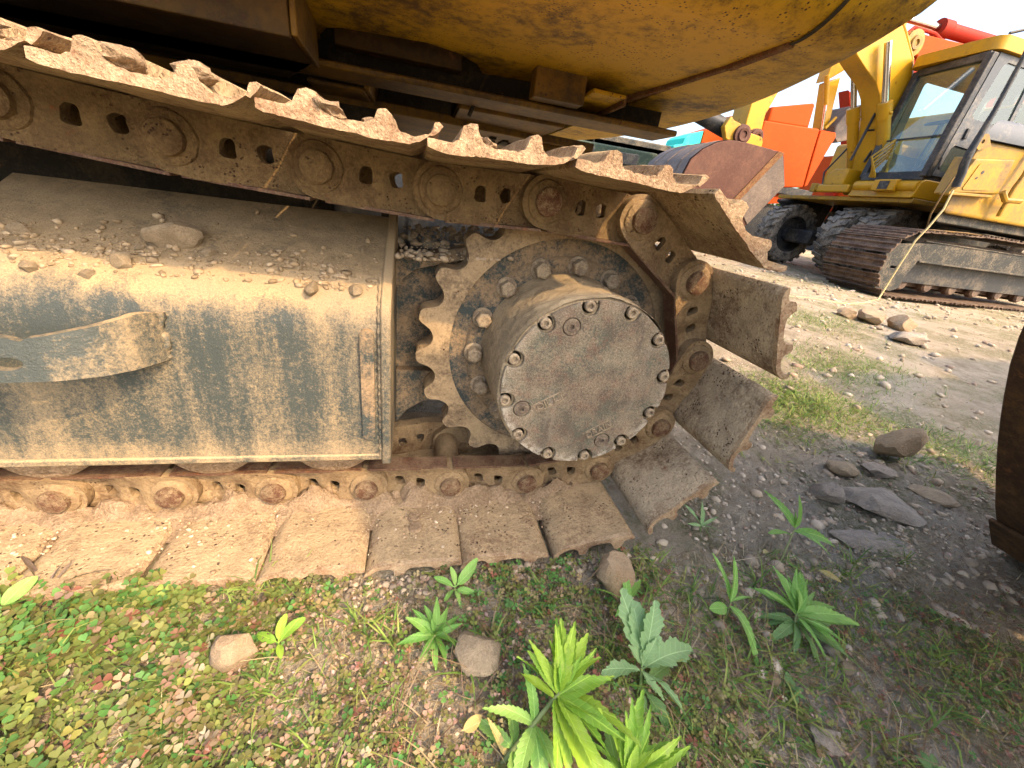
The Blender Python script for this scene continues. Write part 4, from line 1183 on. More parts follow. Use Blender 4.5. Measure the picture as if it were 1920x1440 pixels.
G().tube([(6.36, 5.36, 1.57), (6.34, 5.40, 1.75), (6.5, 5.28, 2.15), (6.6, 5.2, 2.45)], 0.013, 8).build('deck_handrail', 'black', K, 40)
G().box(8.06, 9.75, 3.88, 6.25, 1.66, 2.85).build('engine_house', 'yclean', K, 30, 0.06, 3)
G().box(7.25, 8.05, 5.35, 6.25, 1.66, 2.35).build('tank_house', 'yclean', K, 30, 0.05, 3)
# slewing ring and undercarriage, dark plates
G().lathe([(0.0, 0.0), (0.7, 0.0), (0.7, 0.14), (0, 0.14)], 40).build('slew_ring', 'black', K, 40, matrix=Matrix.Translation((7.9, 5.1, 1.2)) @ Matrix.Rotation(R(90), 4, 'X'))
G().box(7.10, 11.0, 4.7, 5.7, 0.85, 1.22).build('chassis', 'tframe', K, 30, 0.02)
G().box(6.86, 7.02, 4.45, 6.0, 0.70, 0.86).build('axle', 'black', K, 30, 0.03)
G().plate([(6.93, 1.335), (7.50, 1.39), (7.52, 1.33), (7.66, 1.02), (7.0, 1.0)], 4.48, 4.50).build('mud_flap', 'black', K, 30)
G().plate([(7.55, 1.32), (9.2, 1.30), (9.15, 1.10), (7.6, 1.05)], 4.5, 4.7).build('outrigger_plate', 'tframe', K, 30, 0.01)
# dozer blade at the front
bl = G().plate([(6.185, 1.288), (7.45, 1.39), (7.36, 0.95), (6.66, 0.91), (6.60, 1.05)], 5.96, 6.02).build('blade', 'black', K, 30, 0.01)
G().tube([(6.17, 5.95, 1.28), (7.0, 5.95, 1.35)], 0.03, 8).tube([(6.80, 5.93, 1.03), (6.87, 5.9, 1.10), (6.94, 5.93, 1.12), (6.98, 5.95, 1.05)], 0.02, 8).build('blade_hook', 'black', bl, 40)
G().hexa([(7.25, 5.7, 1.0), (7.75, 5.7, 1.0), (7.75, 5.8, 1.0), (7.25, 5.8, 1.0)], [(7.25, 5.7, 1.42), (7.62, 5.7, 1.45), (7.62, 5.8, 1.45), (7.25, 5.8, 1.42)]).build('blade_bracket', 'black', bl, 30, 0.02)
G().box(6.60, 7.3, 5.4, 6.0, 0.62, 0.86).build('blade_arm', 'black', bl, 30, 0.03)

def tyre_meshes(Rt, w):
    g = G().lathe([(Rt * .60, -w * .42), (Rt * .66, -w * .5), (Rt * .86, -w * .52), (Rt * .93, -w * .46), (Rt * .945, -w * .3), (Rt * .95, 0), (Rt * .945, w * .3), (Rt * .93, w * .46), (Rt * .86, w * .52), (Rt * .66, w * .5), (Rt * .60, w * .42)], 48)
    nl = 22
    for i in range(nl):
        for sd in (-1, 1):
            a = 2 * PI * (i + (0.5 if sd > 0 else 0)) / nl
            da = 2 * PI / nl
            lo = []; hi = []
            for (aa, yy) in ((a - da * .22, sd * w * .52), (a + da * .22, sd * w * .52), (a + da * .62, sd * w * .03), (a + da * .22, sd * w * .03)):
                for lst, r in ((lo, Rt * .90 if abs(yy) > w * .3 else Rt * .94), (hi, Rt * (0.985 if abs(yy) > w * .3 else 1.0))):
                    lst.append((r * math.cos(aa), yy, r * math.sin(aa)))
            g.hexa(lo, hi)
    rim = G().lathe([(Rt * .61, -w * .40), (Rt * .57, -w * .42), (Rt * .54, -w * .30), (Rt * .50, -w * .12), (Rt * .22, -w * .10), (Rt * .20, -w * .2), (0.0, -w * .2)], 40)
    rim.lathe([(Rt * .61, w * .40), (Rt * .57, w * .42), (Rt * .54, w * .30), (Rt * .50, w * .12), (0.0, w * .1)], 40)
    return g, rim
tg_, rg_ = tyre_meshes(0.525, 0.36)
t_o = None
for (x, y, z, mat) in ((6.62, 5.98, 0.755, 0), (6.73, 4.77, 0.76, 1), (6.83, 4.36, 0.765, 1), (10.2, 4.40, 0.78, 1), (10.2, 4.8, 0.78, 1), (10.2, 6.1, 0.8, 1)):
    m = Matrix.Translation((x, y, z)) @ Matrix.Rotation(random.uniform(0, 1), 4, 'Y')
    if t_o is None:
        t_o = tg_.build('tyre', 'tyre', K, 30, matrix=m)
        r_o = rg_.build('rim', 'black', t_o, 40, matrix=m)
        r_tan = r_o.data.copy(); r_tan.materials[0] = M['tan']
    else:
        o_ = place('tyre', t_o.data, K, m)
        place('rim', r_tan if mat else r_o.data, o_, m)
# boom
bm_out = [(7.3, 1.75), (7.05, 2.15), (6.636, 2.985), (6.534, 3.147), (6.191, 3.405), (5.6, 3.80), (4.9, 4.02), (4.2, 4.0), (4.1, 3.80), (4.8, 3.55), (5.25, 3.28), (5.55, 3.05), (5.78, 2.94), (6.02, 2.84), (6.20, 2.70), (6.36, 2.47), (6.50, 2.15), (6.62, 1.75)]
bo = G().plate(bm_out, 4.87, 5.16).build('boom', 'yclean', K, 30, 0.01)
for dy in (4.93, 5.03):
    G().tube([(4.9, dy, 4.08), (5.6, dy, 3.86), (6.22, dy, 3.46), (6.55, dy, 3.20), (6.68, dy, 3.02), (6.95, dy, 2.45)], 0.022, 8).build('hydraulic_pipe', 'yclean', bo, 40)
for (yy, p0, p1, p2) in ((4.78, (6.86, 1.60), (6.244, 2.61), (5.86, 3.24)), (5.25, (6.86, 1.60), (6.244, 2.61), (5.86, 3.24))):
    c_ = G().tube([(p0[0], yy, p0[1]), (p1[0], yy, p1[1])], 0.078, 16).build('boom_cylinder', 'yclean', K, 40)
    d = (Vector((p1[0], 0, p1[1])) - Vector((p0[0], 0, p0[1]))).normalized()
    a = Vector((p1[0], yy, p1[1]))
    G().tube([a - d * 0.20, a + d * 0.01], 0.088, 16).tube([a - d * .16 + Vector((0, -.07, 0)), a - d * .13 + Vector((0, -.10, 0))], 0.02, 8).build('cylinder_collar', 'yclean', c_, 40)
    G().tube([a, (p2[0], yy, p2[1])], 0.042, 14).build('cylinder_rod', 'rodm', c_, 40)
    G().lathe([(0, -.10), (0.09, -.10), (0.10, -.08), (0.10, .08), (0, .1)], 20, (p0[0] + .02, yy, p0[1] - .03)).build('cylinder_eye', 'yclean', c_, 40)
hs = G()
for q in range(5):
    s_ = q * 0.035
    hs.tube([(6.45, 4.70 - s_, 1.62), (6.38 - s_, 4.62, 1.78 + s_), (6.44, 4.55, 1.95 + s_ * 1.5), (6.6, 4.62, 1.80 + s_), (6.75, 4.8, 1.72)], 0.016, 7)
kind(hs.build('hydraulic_hoses', 'ydull', K, 40), 'stuff')
# arm and bucket hanging in front
ar = G().plate([(4.22, 4.0), (4.9, 4.1), (4.95, 3.75), (4.47, 2.20), (4.50, 1.95), (4.42, 1.82), (4.30, 1.82), (4.23, 1.90), (4.20, 2.10), (4.18, 2.6), (4.05, 3.6)], 4.92, 5.26).build('arm', 'yclean', K, 30, 0.01)
def pinboss(x, y, z, r, par):
    G().lathe([(0.0, -0.03), (r * .35, -0.03), (r * .38, -0.045), (r * .62, -0.05), (r * .68, -0.03), (r, -0.025), (r, 0.02), (r * 1.1, 0.022), (r * 1.1, 0.05)], 28, (x, y, z), jit=0.02).build('pin_boss', 'bucket', par, 40)
pinboss(4.388, 4.86, 1.914, 0.10, ar)
lk = G().plate([(3.80, 2.06), (3.86, 2.02), (4.02, 1.99), (4.12, 1.93), (4.13, 1.80), (4.20, 1.62), (3.80, 1.62), (3.90, 1.76), (3.82, 1.80), (3.74, 1.93)], 4.72, 4.80).build('bucket_link', 'yclean', K, 30, 0.01)
pinboss(4.029, 4.70, 1.873, 0.12, lk)
G().plate([(4.10, 1.95), (4.22, 1.60), (4.50, 1.62), (4.48, 1.86), (4.44, 1.92)], 4.80, 4.90).build('bucket_ear', 'yclean', K, 30, 0.01)
G().tube([(3.3, 4.95, 2.10), (3.95, 4.95, 1.95)], 0.11, 14).build('bucket_cylinder', 'black', K, 40)
bside = [(3.244, 1.466), (3.38, 1.60), (3.55, 1.70), (3.714, 1.75), (3.85, 1.762), (4.10, 1.755), (4.514, 1.738), (4.614, 1.726), (4.825, 1.355), (4.62, 1.05), (4.419, 0.776), (4.20, 0.62), (3.7, 0.66), (3.35, 0.85), (3.15, 1.15)]
bk = G().plate(bside, 4.50, 4.535).build('bucket', 'bucket', K, 30, 0.008)
G().plate(bside, 5.56, 5.60).build('bucket_side', 'bucket', bk, 30, 0.008)
back = [(4.10, 0.60), (3.7, 0.64), (3.33, 0.84), (3.13, 1.15), (3.23, 1.47), (3.37, 1.605), (3.545, 1.708), (3.71, 1.757), (3.86, 1.768), (4.45, 1.746)]
g = G()
vs = [(x, 4.52, z) for x, z in back] + [(x, 5.58, z) for x, z in back]
n = len(back)
g.add(vs, [(i, i + 1, n + i + 1, n + i) for i in range(n - 1)])
g.build('bucket_back', 'bucketgrey', bk, 50)
for yy in (4.72, 5.05, 5.38):
    g = G()
    for i in range(3, 8):
        (xa, za), (xb, zb) = back[i], back[i + 1]
        g.hexa([(xa, yy - .02, za), (xa, yy + .02, za), (xb, yy + .02, zb), (xb, yy - .02, zb)], [(xa - .005, yy - .02, za + .005), (xa - .005, yy + .02, za + .005), (xb - .005, yy + .02, zb + .005), (xb - .005, yy - .02, zb + .005)])
    g.build('wear_strip', 'bucketgrey', bk, 40)
G().hexa([(4.614, 4.48, 1.726), (4.514, 4.48, 1.738), (4.02, 4.48, 1.03), (4.12, 4.48, 1.03)], [(4.614, 4.50, 1.726), (4.514, 4.50, 1.738), (4.02, 4.50, 1.03), (4.12, 4.50, 1.03)]).build('bucket_lip', 'rustedge', bk, 30, 0.004)
G().plate([(4.60, 1.70), (4.81, 1.35), (4.42, 0.79), (4.10, 1.08)], 4.485, 4.502).build('side_cutter', 'bucketgrey', bk, 30, 0.005)

# --- orange excavator body behind, and the orange boom with its red cylinder
O = thing('orange_excavator', 'orange excavator body with rounded side doors behind the rusty bucket', 'excavator', (8.3, 9.0, 0.4))
G().plate([(7.0, 1.72), (8.10, 1.73), (8.64, 1.80), (8.55, 2.40), (8.485, 2.965), (7.0, 2.90)], 8.0, 9.9).build('engine_door', 'orange', O, 30, 0.03, 4)
G().plate([(8.66, 1.80), (8.74, 1.84), (8.86, 2.35), (9.00, 2.90), (8.96, 2.96), (8.515, 2.955), (8.58, 2.40)], 8.0, 9.9).build('rear_door', 'orange', O, 30, 0.03, 4)
G().plate([(7.2, 2.92), (8.32, 2.97), (8.27, 3.40), (8.20, 3.43), (7.2, 3.2)], 8.15, 9.8).build('hood', 'orange', O, 30, 0.04, 4)
G().box(7.0, 9.0, 8.02, 9.8, 1.60, 1.76).build('deck_frame', 'black', O, 30, 0.01)
G().plate([(7.60, 1.30), (8.55, 1.45), (8.55, 1.66), (7.60, 1.60)], 8.1, 9.0).build('lower_panel', 'orange', O, 30, 0.02)
G().box(7.2, 9.2, 8.2, 9.8, 0.45, 1.35).build('undercarriage', 'black', O, 30)

A = thing('orange_boom_excavator', 'orange boom with white lettering and red cylinder rising behind the dark cab', 'excavator', (12.5, 9.0, 0.4))
ab = G().plate([(9.70, 4.92), (9.95, 4.95), (10.70, 4.98), (12.6, 5.08), (14.5, 4.6), (14.6, 4.1), (12.4, 4.45), (11.3, 4.45), (10.6, 4.47), (10.14, 4.63), (9.85, 4.70)], 8.0, 8.5).build('boom', 'orange', A, 30, 0.02)
G().plate([(9.70, 4.90), (10.14, 4.62), (10.6, 4.46), (11.3, 4.45), (10.75, 4.2), (10.2, 4.22)], 8.05, 8.45).build('boom_underside', 'red', A, 30, 0.02)
ey = G().lathe([(0, -.06), (0.05, -.06), (0.06, -.09), (0.12, -.09), (0.14, -.05), (0.24, -.04), (0.24, 0.1)], 24, (9.98, 8.0, 4.76)).build('boom_pin', 'ydull', A, 40)
me = raised_text('HITACHI', 0.30, 0.006)
me.materials.append(M['white'])
place('lettering', me, ab, Matrix.Translation((11.62, 7.985, 4.70)) @ Matrix.Rotation(R(-3), 4, 'Y') @ Matrix.Rotation(R(90), 4, 'X'))
cyl = G().tube([(10.76, 8.2, 5.22), (14.2, 8.2, 5.30)], 0.13, 18).build('arm_cylinder', 'red', A, 40)
G().tube([(10.70, 8.2, 5.218), (10.98, 8.2, 5.225)], 0.165, 18).build('cylinder_collar', 'red', cyl, 40)
G().tube([(8.6, 8.2, 5.17), (10.75, 8.2, 5.22)], 0.065, 14).build('cylinder_rod', 'rodm', cyl, 40)
G().tube([(9.75, 8.1, 4.85), (9.95, 8.1, 5.05), (10.25, 8.1, 5.06), (10.55, 8.1, 5.06), (10.8, 8.1, 4.99), (11.2, 8.1, 4.99), (12.4, 8.1, 5.1)], 0.035, 8).tube([(10.22, 8.08, 5.04), (10.12, 8.05, 4.85), (10.1, 8.05, 4.7)], 0.022, 6).build('hose', 'red', A, 40)
G().tube([(12.6, 8.1, 5.45), (12.9, 8.0, 5.55), (13.2, 8.1, 5.4), (13.6, 8.1, 5.5)], 0.03, 8).build('hose', 'black', A, 40)
G().plate([(10.45, 4.3), (10.75, 4.20), (11.0, 3.80), (11.75, 3.10), (12.5, 1.6), (11.4, 1.4), (11.3, 3.05), (10.9, 3.7)], 9.6, 9.9).build('boom_foot', 'red', A, 30, 0.02)
G().box(11.5, 15.5, 8.5, 11.0, 1.3, 3.0).build('house', 'orange', A, 30, 0.05)
G().box(11.2, 15.5, 8.4, 11.2, 0.4, 1.2).build('undercarriage', 'black', A, 30, 0.05)

F = thing('distant_arm', 'slim yellow excavator arm with grey bucket hanging against the pale sky', 'excavator arm', (9.8, 9.2, 0.5))
G().plate([(9.30, 4.20), (9.66, 4.45), (9.86, 4.6), (10.3, 5.8), (9.6, 5.8), (9.28, 4.9)], 9.2, 9.5).build('upper_arm', 'yclean', F, 30, 0.02)
G().plate([(9.36, 4.2), (9.68, 4.35), (9.86, 3.50), (9.80, 3.28), (9.66, 3.28)], 9.2, 9.45).build('arm', 'yclean', F, 30, 0.02)
G().tube([(9.22, 9.15, 4.3), (9.50, 9.15, 3.75)], 0.06, 10).build('bucket_cylinder', 'yclean', F, 40)
G().tube([(9.50, 9.15, 3.75), (9.68, 9.15, 3.25)], 0.03, 8).build('cylinder_rod', 'rodm', F, 40)
G().tube([(9.72, 9.12, 3.28), (9.92, 9.12, 3.55)], 0.035, 8).build('bucket_link', 'yclean', F, 40)
G().plate([(9.90, 3.36), (10.12, 3.80), (10.30, 3.86), (10.55, 3.5), (10.45, 3.12), (10.15, 3.02), (9.95, 3.15)], 9.0, 9.7).build('bucket', 'bucketgrey', F, 30, 0.03, 3)
G().tube([(9.95, 9.3, 5.8), (10.6, 9.3, 5.9), (13.2, 10.5, 1.6)], 0.25, 10).build('boom', 'yclean', F, 40)
G().box(12.4, 14.8, 9.9, 12, 0.5, 2.4).build('house', 'yclean', F, 30, 0.1)

D = thing('green_machine', 'dark green machine in deep shade behind the track, mostly hidden', 'machine', (2.6, 7.3, 0.35))
G().box(-1.5, 4.15, 7.0, 8.5, 1.45, 1.80).build('green_body', 'green', D, 30, 0.03)
G().box(-1.5, 4.3, 7.05, 8.4, 0.95, 1.40).build('lower_body', 'green', D, 30, 0.03)
for k in range(6):
    G().box(-1.4 + 0.9 * k, -0.75 + 0.9 * k, 6.97, 7.0, 1.53, 1.72).build('vent_panel', 'black', D, 30, 0.01)
G().tube([(-1.5, 6.95, 1.42), (4.2, 6.95, 1.46)], 0.035, 8).build('side_rail', 'green', D, 40)
G().box(-1.6, 4.1, 7.2, 8.5, 0.35, 0.95).build('undercarriage', 'black', D, 30)
Cn = thing('turquoise_machine', 'turquoise machine cowl with an orange panel seen over the rusty bucket', 'machine', (6.0, 9.6, 0.45))
G().plate([(5.60, 2.20), (5.60, 2.31), (5.82, 2.36), (5.84, 2.49), (5.92, 2.56), (6.27, 2.70), (6.27, 2.20)], 9.0, 9.8).build('cowl', 'cyan', Cn, 30, 0.02)
G().plate([(6.30, 2.20), (6.30, 2.71), (6.9, 2.95), (6.9, 2.20)], 9.02, 9.8).build('side_panel', 'orange', Cn, 30, 0.02)
G().box(3.6, 5.58, 9.05, 9.8, 1.9, 2.28).box(3.6, 6.9, 9.05, 9.8, 0.45, 2.19).build('body', 'tframe', Cn, 30, 0.03)

# far hedge line glimpsed under the machines
def leaf_cloud(name, cx, cy, cz, rx_, ry_, rz_, n, size, cols):
    c = rng.normal(size=(n, 3)); c /= np.linalg.norm(c, axis=1)[:, None]
    c *= rng.uniform(0.45, 1, (n, 1)) ** 0.6
    lump = 1 + 0.25 * np.sin(c[:, :1] * 7 + 1) * np.cos(c[:, 1:2] * 6)
    c = c * lump * [rx_, ry_, rz_] + [cx, cy, cz]
    a = rng.normal(size=(n, 3)); a /= np.linalg.norm(a, axis=1)[:, None]
    b = np.cross(a, rng.normal(size=(n, 3))); b /= np.linalg.norm(b, axis=1)[:, None]
    s = size * rng.uniform(.6, 1.3, (n, 1))
    v = np.stack([c - a * s, c + b * s * .45, c + a * s, c - b * s * .45], 1).reshape(-1, 3)
    f = np.arange(4 * n).reshape(n, 4)
    col = np.array(cols)[rng.integers(0, len(cols), n)] * rng.uniform(.7, 1.3, (n, 1))
    return stuff_mesh(name, v, f, np.repeat(col, 4, 0), 'attr_leaf')
def stuff_mesh(name, v, f, col, mat, smooth=False):
    me = bpy.data.meshes.new(name)
    v = np.asarray(v, float)
    me.vertices.add(len(v)); me.vertices.foreach_set('co', v.ravel())
    f = np.asarray(f)
    k = f.shape[1]
    me.loops.add(f.size); me.loops.foreach_set('vertex_index', f.ravel().astype(np.int32))
    me.polygons.add(len(f)); me.polygons.foreach_set('loop_start', np.arange(0, f.size, k, dtype=np.int32))
    if smooth:
        me.polygons.foreach_set('use_smooth', [True] * len(f))
    me.update(calc_edges=True); me.validate()
    a = me.color_attributes.new('Col', 'FLOAT_COLOR', 'POINT')
    a.data.foreach_set('color', np.concatenate([np.clip(col, 0, 1), np.ones((len(v), 1))], 1).ravel())
    me.materials.append(M[mat])
    o = bpy.data.objects.new(name, me)
    COL.objects.link(o)
    PARINV[o.name] = Matrix.Identity(4)
    return o
for i, (x, y, rx_, lab) in enumerate(((12.2, 12.4, 1.6, 'leafy green shrub seen under the orange machine'), (17.5, 14.0, 2.2, 'green shrub beyond the orange boom machine, low at the yard edge'))):
    o = leaf_cloud('shrub', x, y, float(gz(x, y)) + 0.85, rx_, 1.0, 1.0, 2600, 0.09, [(0.07, 0.16, 0.03), (0.12, 0.22, 0.04), (0.18, 0.27, 0.06)])
    tag(o, lab, 'shrub')

# ------------------------------------------------------------------ bucket at right; added unseen shade casters behind the camera
B = thing('digger_bucket', 'dark rusty curved bucket standing on the ground at the right edge', 'bucket', (1.6, -0.75, 0))
prof = [(1.419, -0.015), (1.316, 0.047), (1.188, 0.169), (1.09, 0.275), (1.012, 0.364), (0.96, 0.428), (0.92, 0.481), (0.875, 0.545), (0.846, 0.60), (0.825, 0.66), (0.822, 0.74), (0.85, 0.83), (0.93, 0.92), (1.08, 0.98), (1.3, 0.98), (1.6, 0.93)]
inner = [(x + 0.022, z + 0.004) for x, z in prof]
g = G().plate(prof + inner[::-1], -0.70, -0.39)
g.build('bucket_shell', 'bucketdark', B, 40, 0.004)
G().plate(prof + [(2.1, 0.45), (1.75, 0.02)], -0.72, -0.70).build('bucket_side', 'bucketdark', B, 30, 0.004)
G().plate([(x + .012, z) for x, z in prof] + [(2.1, 0.45), (1.75, 0.02)], -0.415, -0.395).build('bucket_side', 'bucketdark', B, 30, 0.004)
rim = [(1.330, 0.036), (1.17, 0.188)]
G().hexa([(1.336, -0.70, 0.028), (1.336, -0.384, 0.028), (1.232, -0.384, 0.126), (1.232, -0.70, 0.126)], [(1.326, -0.70, 0.020), (1.326, -0.384, 0.020), (1.222, -0.384, 0.118), (1.222, -0.70, 0.118)]).build('wear_plate', 'bucketdark', B, 30, 0.003)
def copy_tree(o, parent=None):
    c = o.copy(); COL.objects.link(c)
    pinv = o.matrix_parent_inverse.copy()
    c.parent = parent
    c.matrix_parent_inverse = pinv
    for ch in [q for q in ALLOBJ if q.parent == o]:
        copy_tree(ch, c)
    return c
ALLOBJ = list(bpy.data.objects)
K2 = copy_tree(K)  # unseen copy added to throw shade over the right yard
K2.location = (5.6, -2.7, 0.0); K2.rotation_euler = (0, 0, PI)
K2['label'] = 'copy of the wheeled excavator added unseen behind the viewer to shade the yard'
K['group'] = K2['group'] = 'wheeled excavator parked in the yard and its added unseen copy'
S = thing('shade_caster', 'cream box on legs added unseen behind the viewer to shade the sprocket', 'shade caster', (0.9, -1.26, 0))  # added out of view to block sun from sprocket and lower shoes
caster_outline = [(0.52, 0.36), (0.48, 0.56), (0.41, 0.78), (0.275, 0.97), (0.375, 1.30), (0.50, 1.64), (1.5, 1.66), (1.5, 0.36)]  # outline bent to place the shadow edge on the shoes
G().plate(caster_outline, -1.40, -1.12, lambda u, v, w: (u + (-1.12 - w) * 0.75 * (u < 0.6), w, v)).build('caster_body', 'cream', S, 30, 0.012, 2)
for xx in (0.80, 1.40):
    for yy in (-1.38, -1.18):
        G().box(xx, xx + 0.05, yy, yy + 0.05, -0.02, 0.36).build('leg', 'black', S, 30)
for xx in (0.7, 1.2):
    G().box(xx, xx + 0.06, -1.12, -1.10, 0.40, 1.58).build('caster_stiffener', 'cream', S, 30, 0.004)

# ------------------------------------------------------------------ stones and clods
def rock_mesh(name, seed, mat, flat=1.0, sub=3, nz=0.10):
    rs = np.random.default_rng(seed)
    bm = bmesh.new(); bmesh.ops.create_icosphere(bm, subdivisions=sub, radius=1.0)
    pl = []
    for i in range(11):
        d = Vector(rs.normal(size=3)).normalized()
        pl.append((d, rs.uniform(0.55, 0.88)))
    for v in bm.verts:
        p = v.co.copy()
        for d, h in pl:
            e = p.dot(d) - h
            if e > 0:
                p -= d * e
        p *= 1 + noise.noise(p * 2.3 + Vector((seed, 0, 0))) * nz + noise.noise(p * 7 + Vector((seed, 0, 0))) * nz * 0.5
        p.z *= flat
        v.co = p
    me = bpy.data.meshes.new(name)
    bm.to_mesh(me); bm.free()
    me.materials.append(M[mat])
    me.polygons.foreach_set('use_smooth', [True] * len(me.polygons))
    me.set_sharp_from_angle(angle=R(28))
    return me
def rock(x, y, z, r, mat, label, cat='rock', seed=0, flat=1.0, rot=0, tilt=(0, 0), sc=(1, 1, 1), group=None, name=None, sink=0.25):
    me = rock_mesh(name or cat, seed, mat, flat)
    m = Matrix.Translation((x, y, z + r * flat * sc[2] * (1 - sink) * 0.8)) @ Matrix.Rotation(R(rot), 4, 'Z') @ Matrix.Rotation(R(tilt[0]), 4, 'X') @ Matrix.Rotation(R(tilt[1]), 4, 'Y') @ Matrix.Diagonal((r * sc[0], r * sc[1], r * sc[2], 1))
    return tag(place(name or cat, me, None, m), label, cat, group)
def gr(x, y):
    return float(gz(x, y))
rock(-0.494, -0.425, gr(-.49, -.42), 0.042, 'rockpink', 'pointed orange-tan stone among dry clover below the sunlit shoes', seed=3, tilt=(20, 10), sc=(0.85, 0.7, 1.1))
rock(-0.118, -0.470, gr(-.12, -.47), 0.042, 'rock', 'flat squarish tan stone right behind the small bright rosette weed', seed=8, flat=0.7, sc=(1, 1.1, .8), rot=15)
rock(0.188, -0.372, gr(.19, -.37), 0.050, 'rockpink', 'upright orange-tan stone behind a three-leaved weed', seed=14, sc=(0.9, 0.6, 1.2), tilt=(-15, 0))
rock(1.545, 0.030, gr(1.54, .03), 0.085, 'rock', 'large tan angular rock standing on the dirt near the right bucket', seed=21, sc=(0.85, .8, 1.05), tilt=(25, 15), sink=.1)
rock(1.250, -0.020, gr(1.25, -.02), 0.055, 'rock', 'low flat pale stone left of the large tan rock', seed=25, flat=0.55, sc=(1.1, .8, .8))
rock(1.37, -0.05, gr(1.37, -.05), 0.055, 'rockgrey', 'low brownish stone just below the large tan rock', seed=29, flat=0.5, sc=(1.2, .8, .8))
rock(1.20, -0.19, gr(1.2, -.19) - .008, 0.105, 'rockgrey', 'big grey layered slab lying in the dirt before the right bucket', seed=31, flat=0.32, sc=(1.35, .75, 1.1), rot=-28, tilt=(8, 6))
rock(1.445, -0.175, gr(1.44, -.17) - .005, 0.07, 'rock', 'pale flat slab behind the big grey layered slab', seed=36, flat=0.28, sc=(1.1, .7, .8), rot=-25)
rock(1.03, -0.300, gr(1.03, -.3) - .006, 0.075, 'rockgrey', 'dark flat slab nearest the viewer, in front of the grey layered slab', seed=37, flat=0.22, sc=(1.5, .8, .7), rot=-20)
rock(1.05, -0.13, gr(1.05, -.13), 0.05, 'rockgrey', 'small dark grey lump at the left end of the layered slab', seed=39, flat=0.7)
rock(4.0, 2.02, gr(4, 2.02), 0.13, 'rock', 'tan stone beside the rope end on the far dirt', seed=41, flat=0.6)
rock(4.14, 1.83, gr(4.14, 1.83), 0.12, 'rockpink', 'small orange-tan stone right of the rope end', seed=44, flat=0.8, sc=(1, 1, 1))
rock(3.84, 2.12, gr(3.84, 2.12), 0.10, 'rockpink', 'small orange-tan stone left of the rope-end stones', seed=46, flat=0.6)
rock(3.75, 1.50, gr(3.75, 1.5), 0.15, 'rockgrey', 'wide grey stone lying nearest the viewer among the rope-end stones', seed=47, flat=0.4, sc=(1.3, .8, 1))
rock(0.44, -0.668, gr(.44, -.66), 0.032, 'rockgrey', 'flat grey stone half buried at lower right of the clover', seed=52, flat=0.3, sc=(1.2, 1, 1))
rock(0.30, -0.640, gr(.3, -.64), 0.026, 'rock', 'flat pale chip of stone between two foreground weeds', seed=53, flat=0.3)
rock(0.60, -0.58, gr(.6, -.58), 0.014, 'rock', 'tiny pale pebble below the wide rosette weed', cat='pebble', seed=55)
rock(0.42, -0.575, gr(.42, -.575), 0.013, 'rockpink', 'tiny tan pebble between the grey-green weed and wide rosette', cat='pebble', seed=57)
def slope_z(y):
    return 0.549 + (y + 0.09) * 0.4695 if y > -0.09 else 0.549 - (-0.09 - y) * 0.62
for i, (x, y, r_, mat, lab, sc_) in enumerate((
    (-0.635, -0.050, 0.040, 'rock', 'largest dry clod resting on the shaded dusty frame top', (1.15, .8, .75)),
    (-0.688, -0.108, 0.0175, 'rock', 'round clod below and left of the largest clod', (1, .9, .9)),
    (-0.408, -0.130, 0.0195, 'rock', 'pale block-shaped stone in sun on the frame top', (1.2, .7, .7)),
    (-0.798, -0.128, 0.012, 'rock', 'small sunlit clod at the far left of the frame top', (1.1, .9, .9)),
    (-0.846, -0.058, 0.016, 'rock', 'left clod beside the dark corner of the frame top', (1.2, .9, .8)),
    (-0.727, -0.130, 0.012, 'rock', 'pale chip on the frame top above the step', (1.1, .8, .6)),
    (-0.582, -0.068, 0.0125, 'rock', 'small clod just right of the largest clod', (1.1, .9, .7)),
    (-0.338, -0.128, 0.017, 'rock', 'sunlit crumbling clod at the right end of the frame top', (1.1, .8, .7)),
    (-0.684, -0.070, 0.009, 'rock', 'small clod left of the largest clod', (1, 1, .8)),
    (-0.828, -0.108, 0.0105, 'rock', 'flat clod at the left edge of the frame top', (1.3, .9, .6)),
    (-0.336, -0.019, 0.011, 'rock', 'small shaded clod near the frame end plate', (1, 1, .8)))):
    rock(x, y, slope_z(y) - 0.006, r_, mat, lab, 'clod', 60 + i, 1.0, random.uniform(0, 360), (25, 0), sc_, 'clods lying on the track frame', sink=0.1)

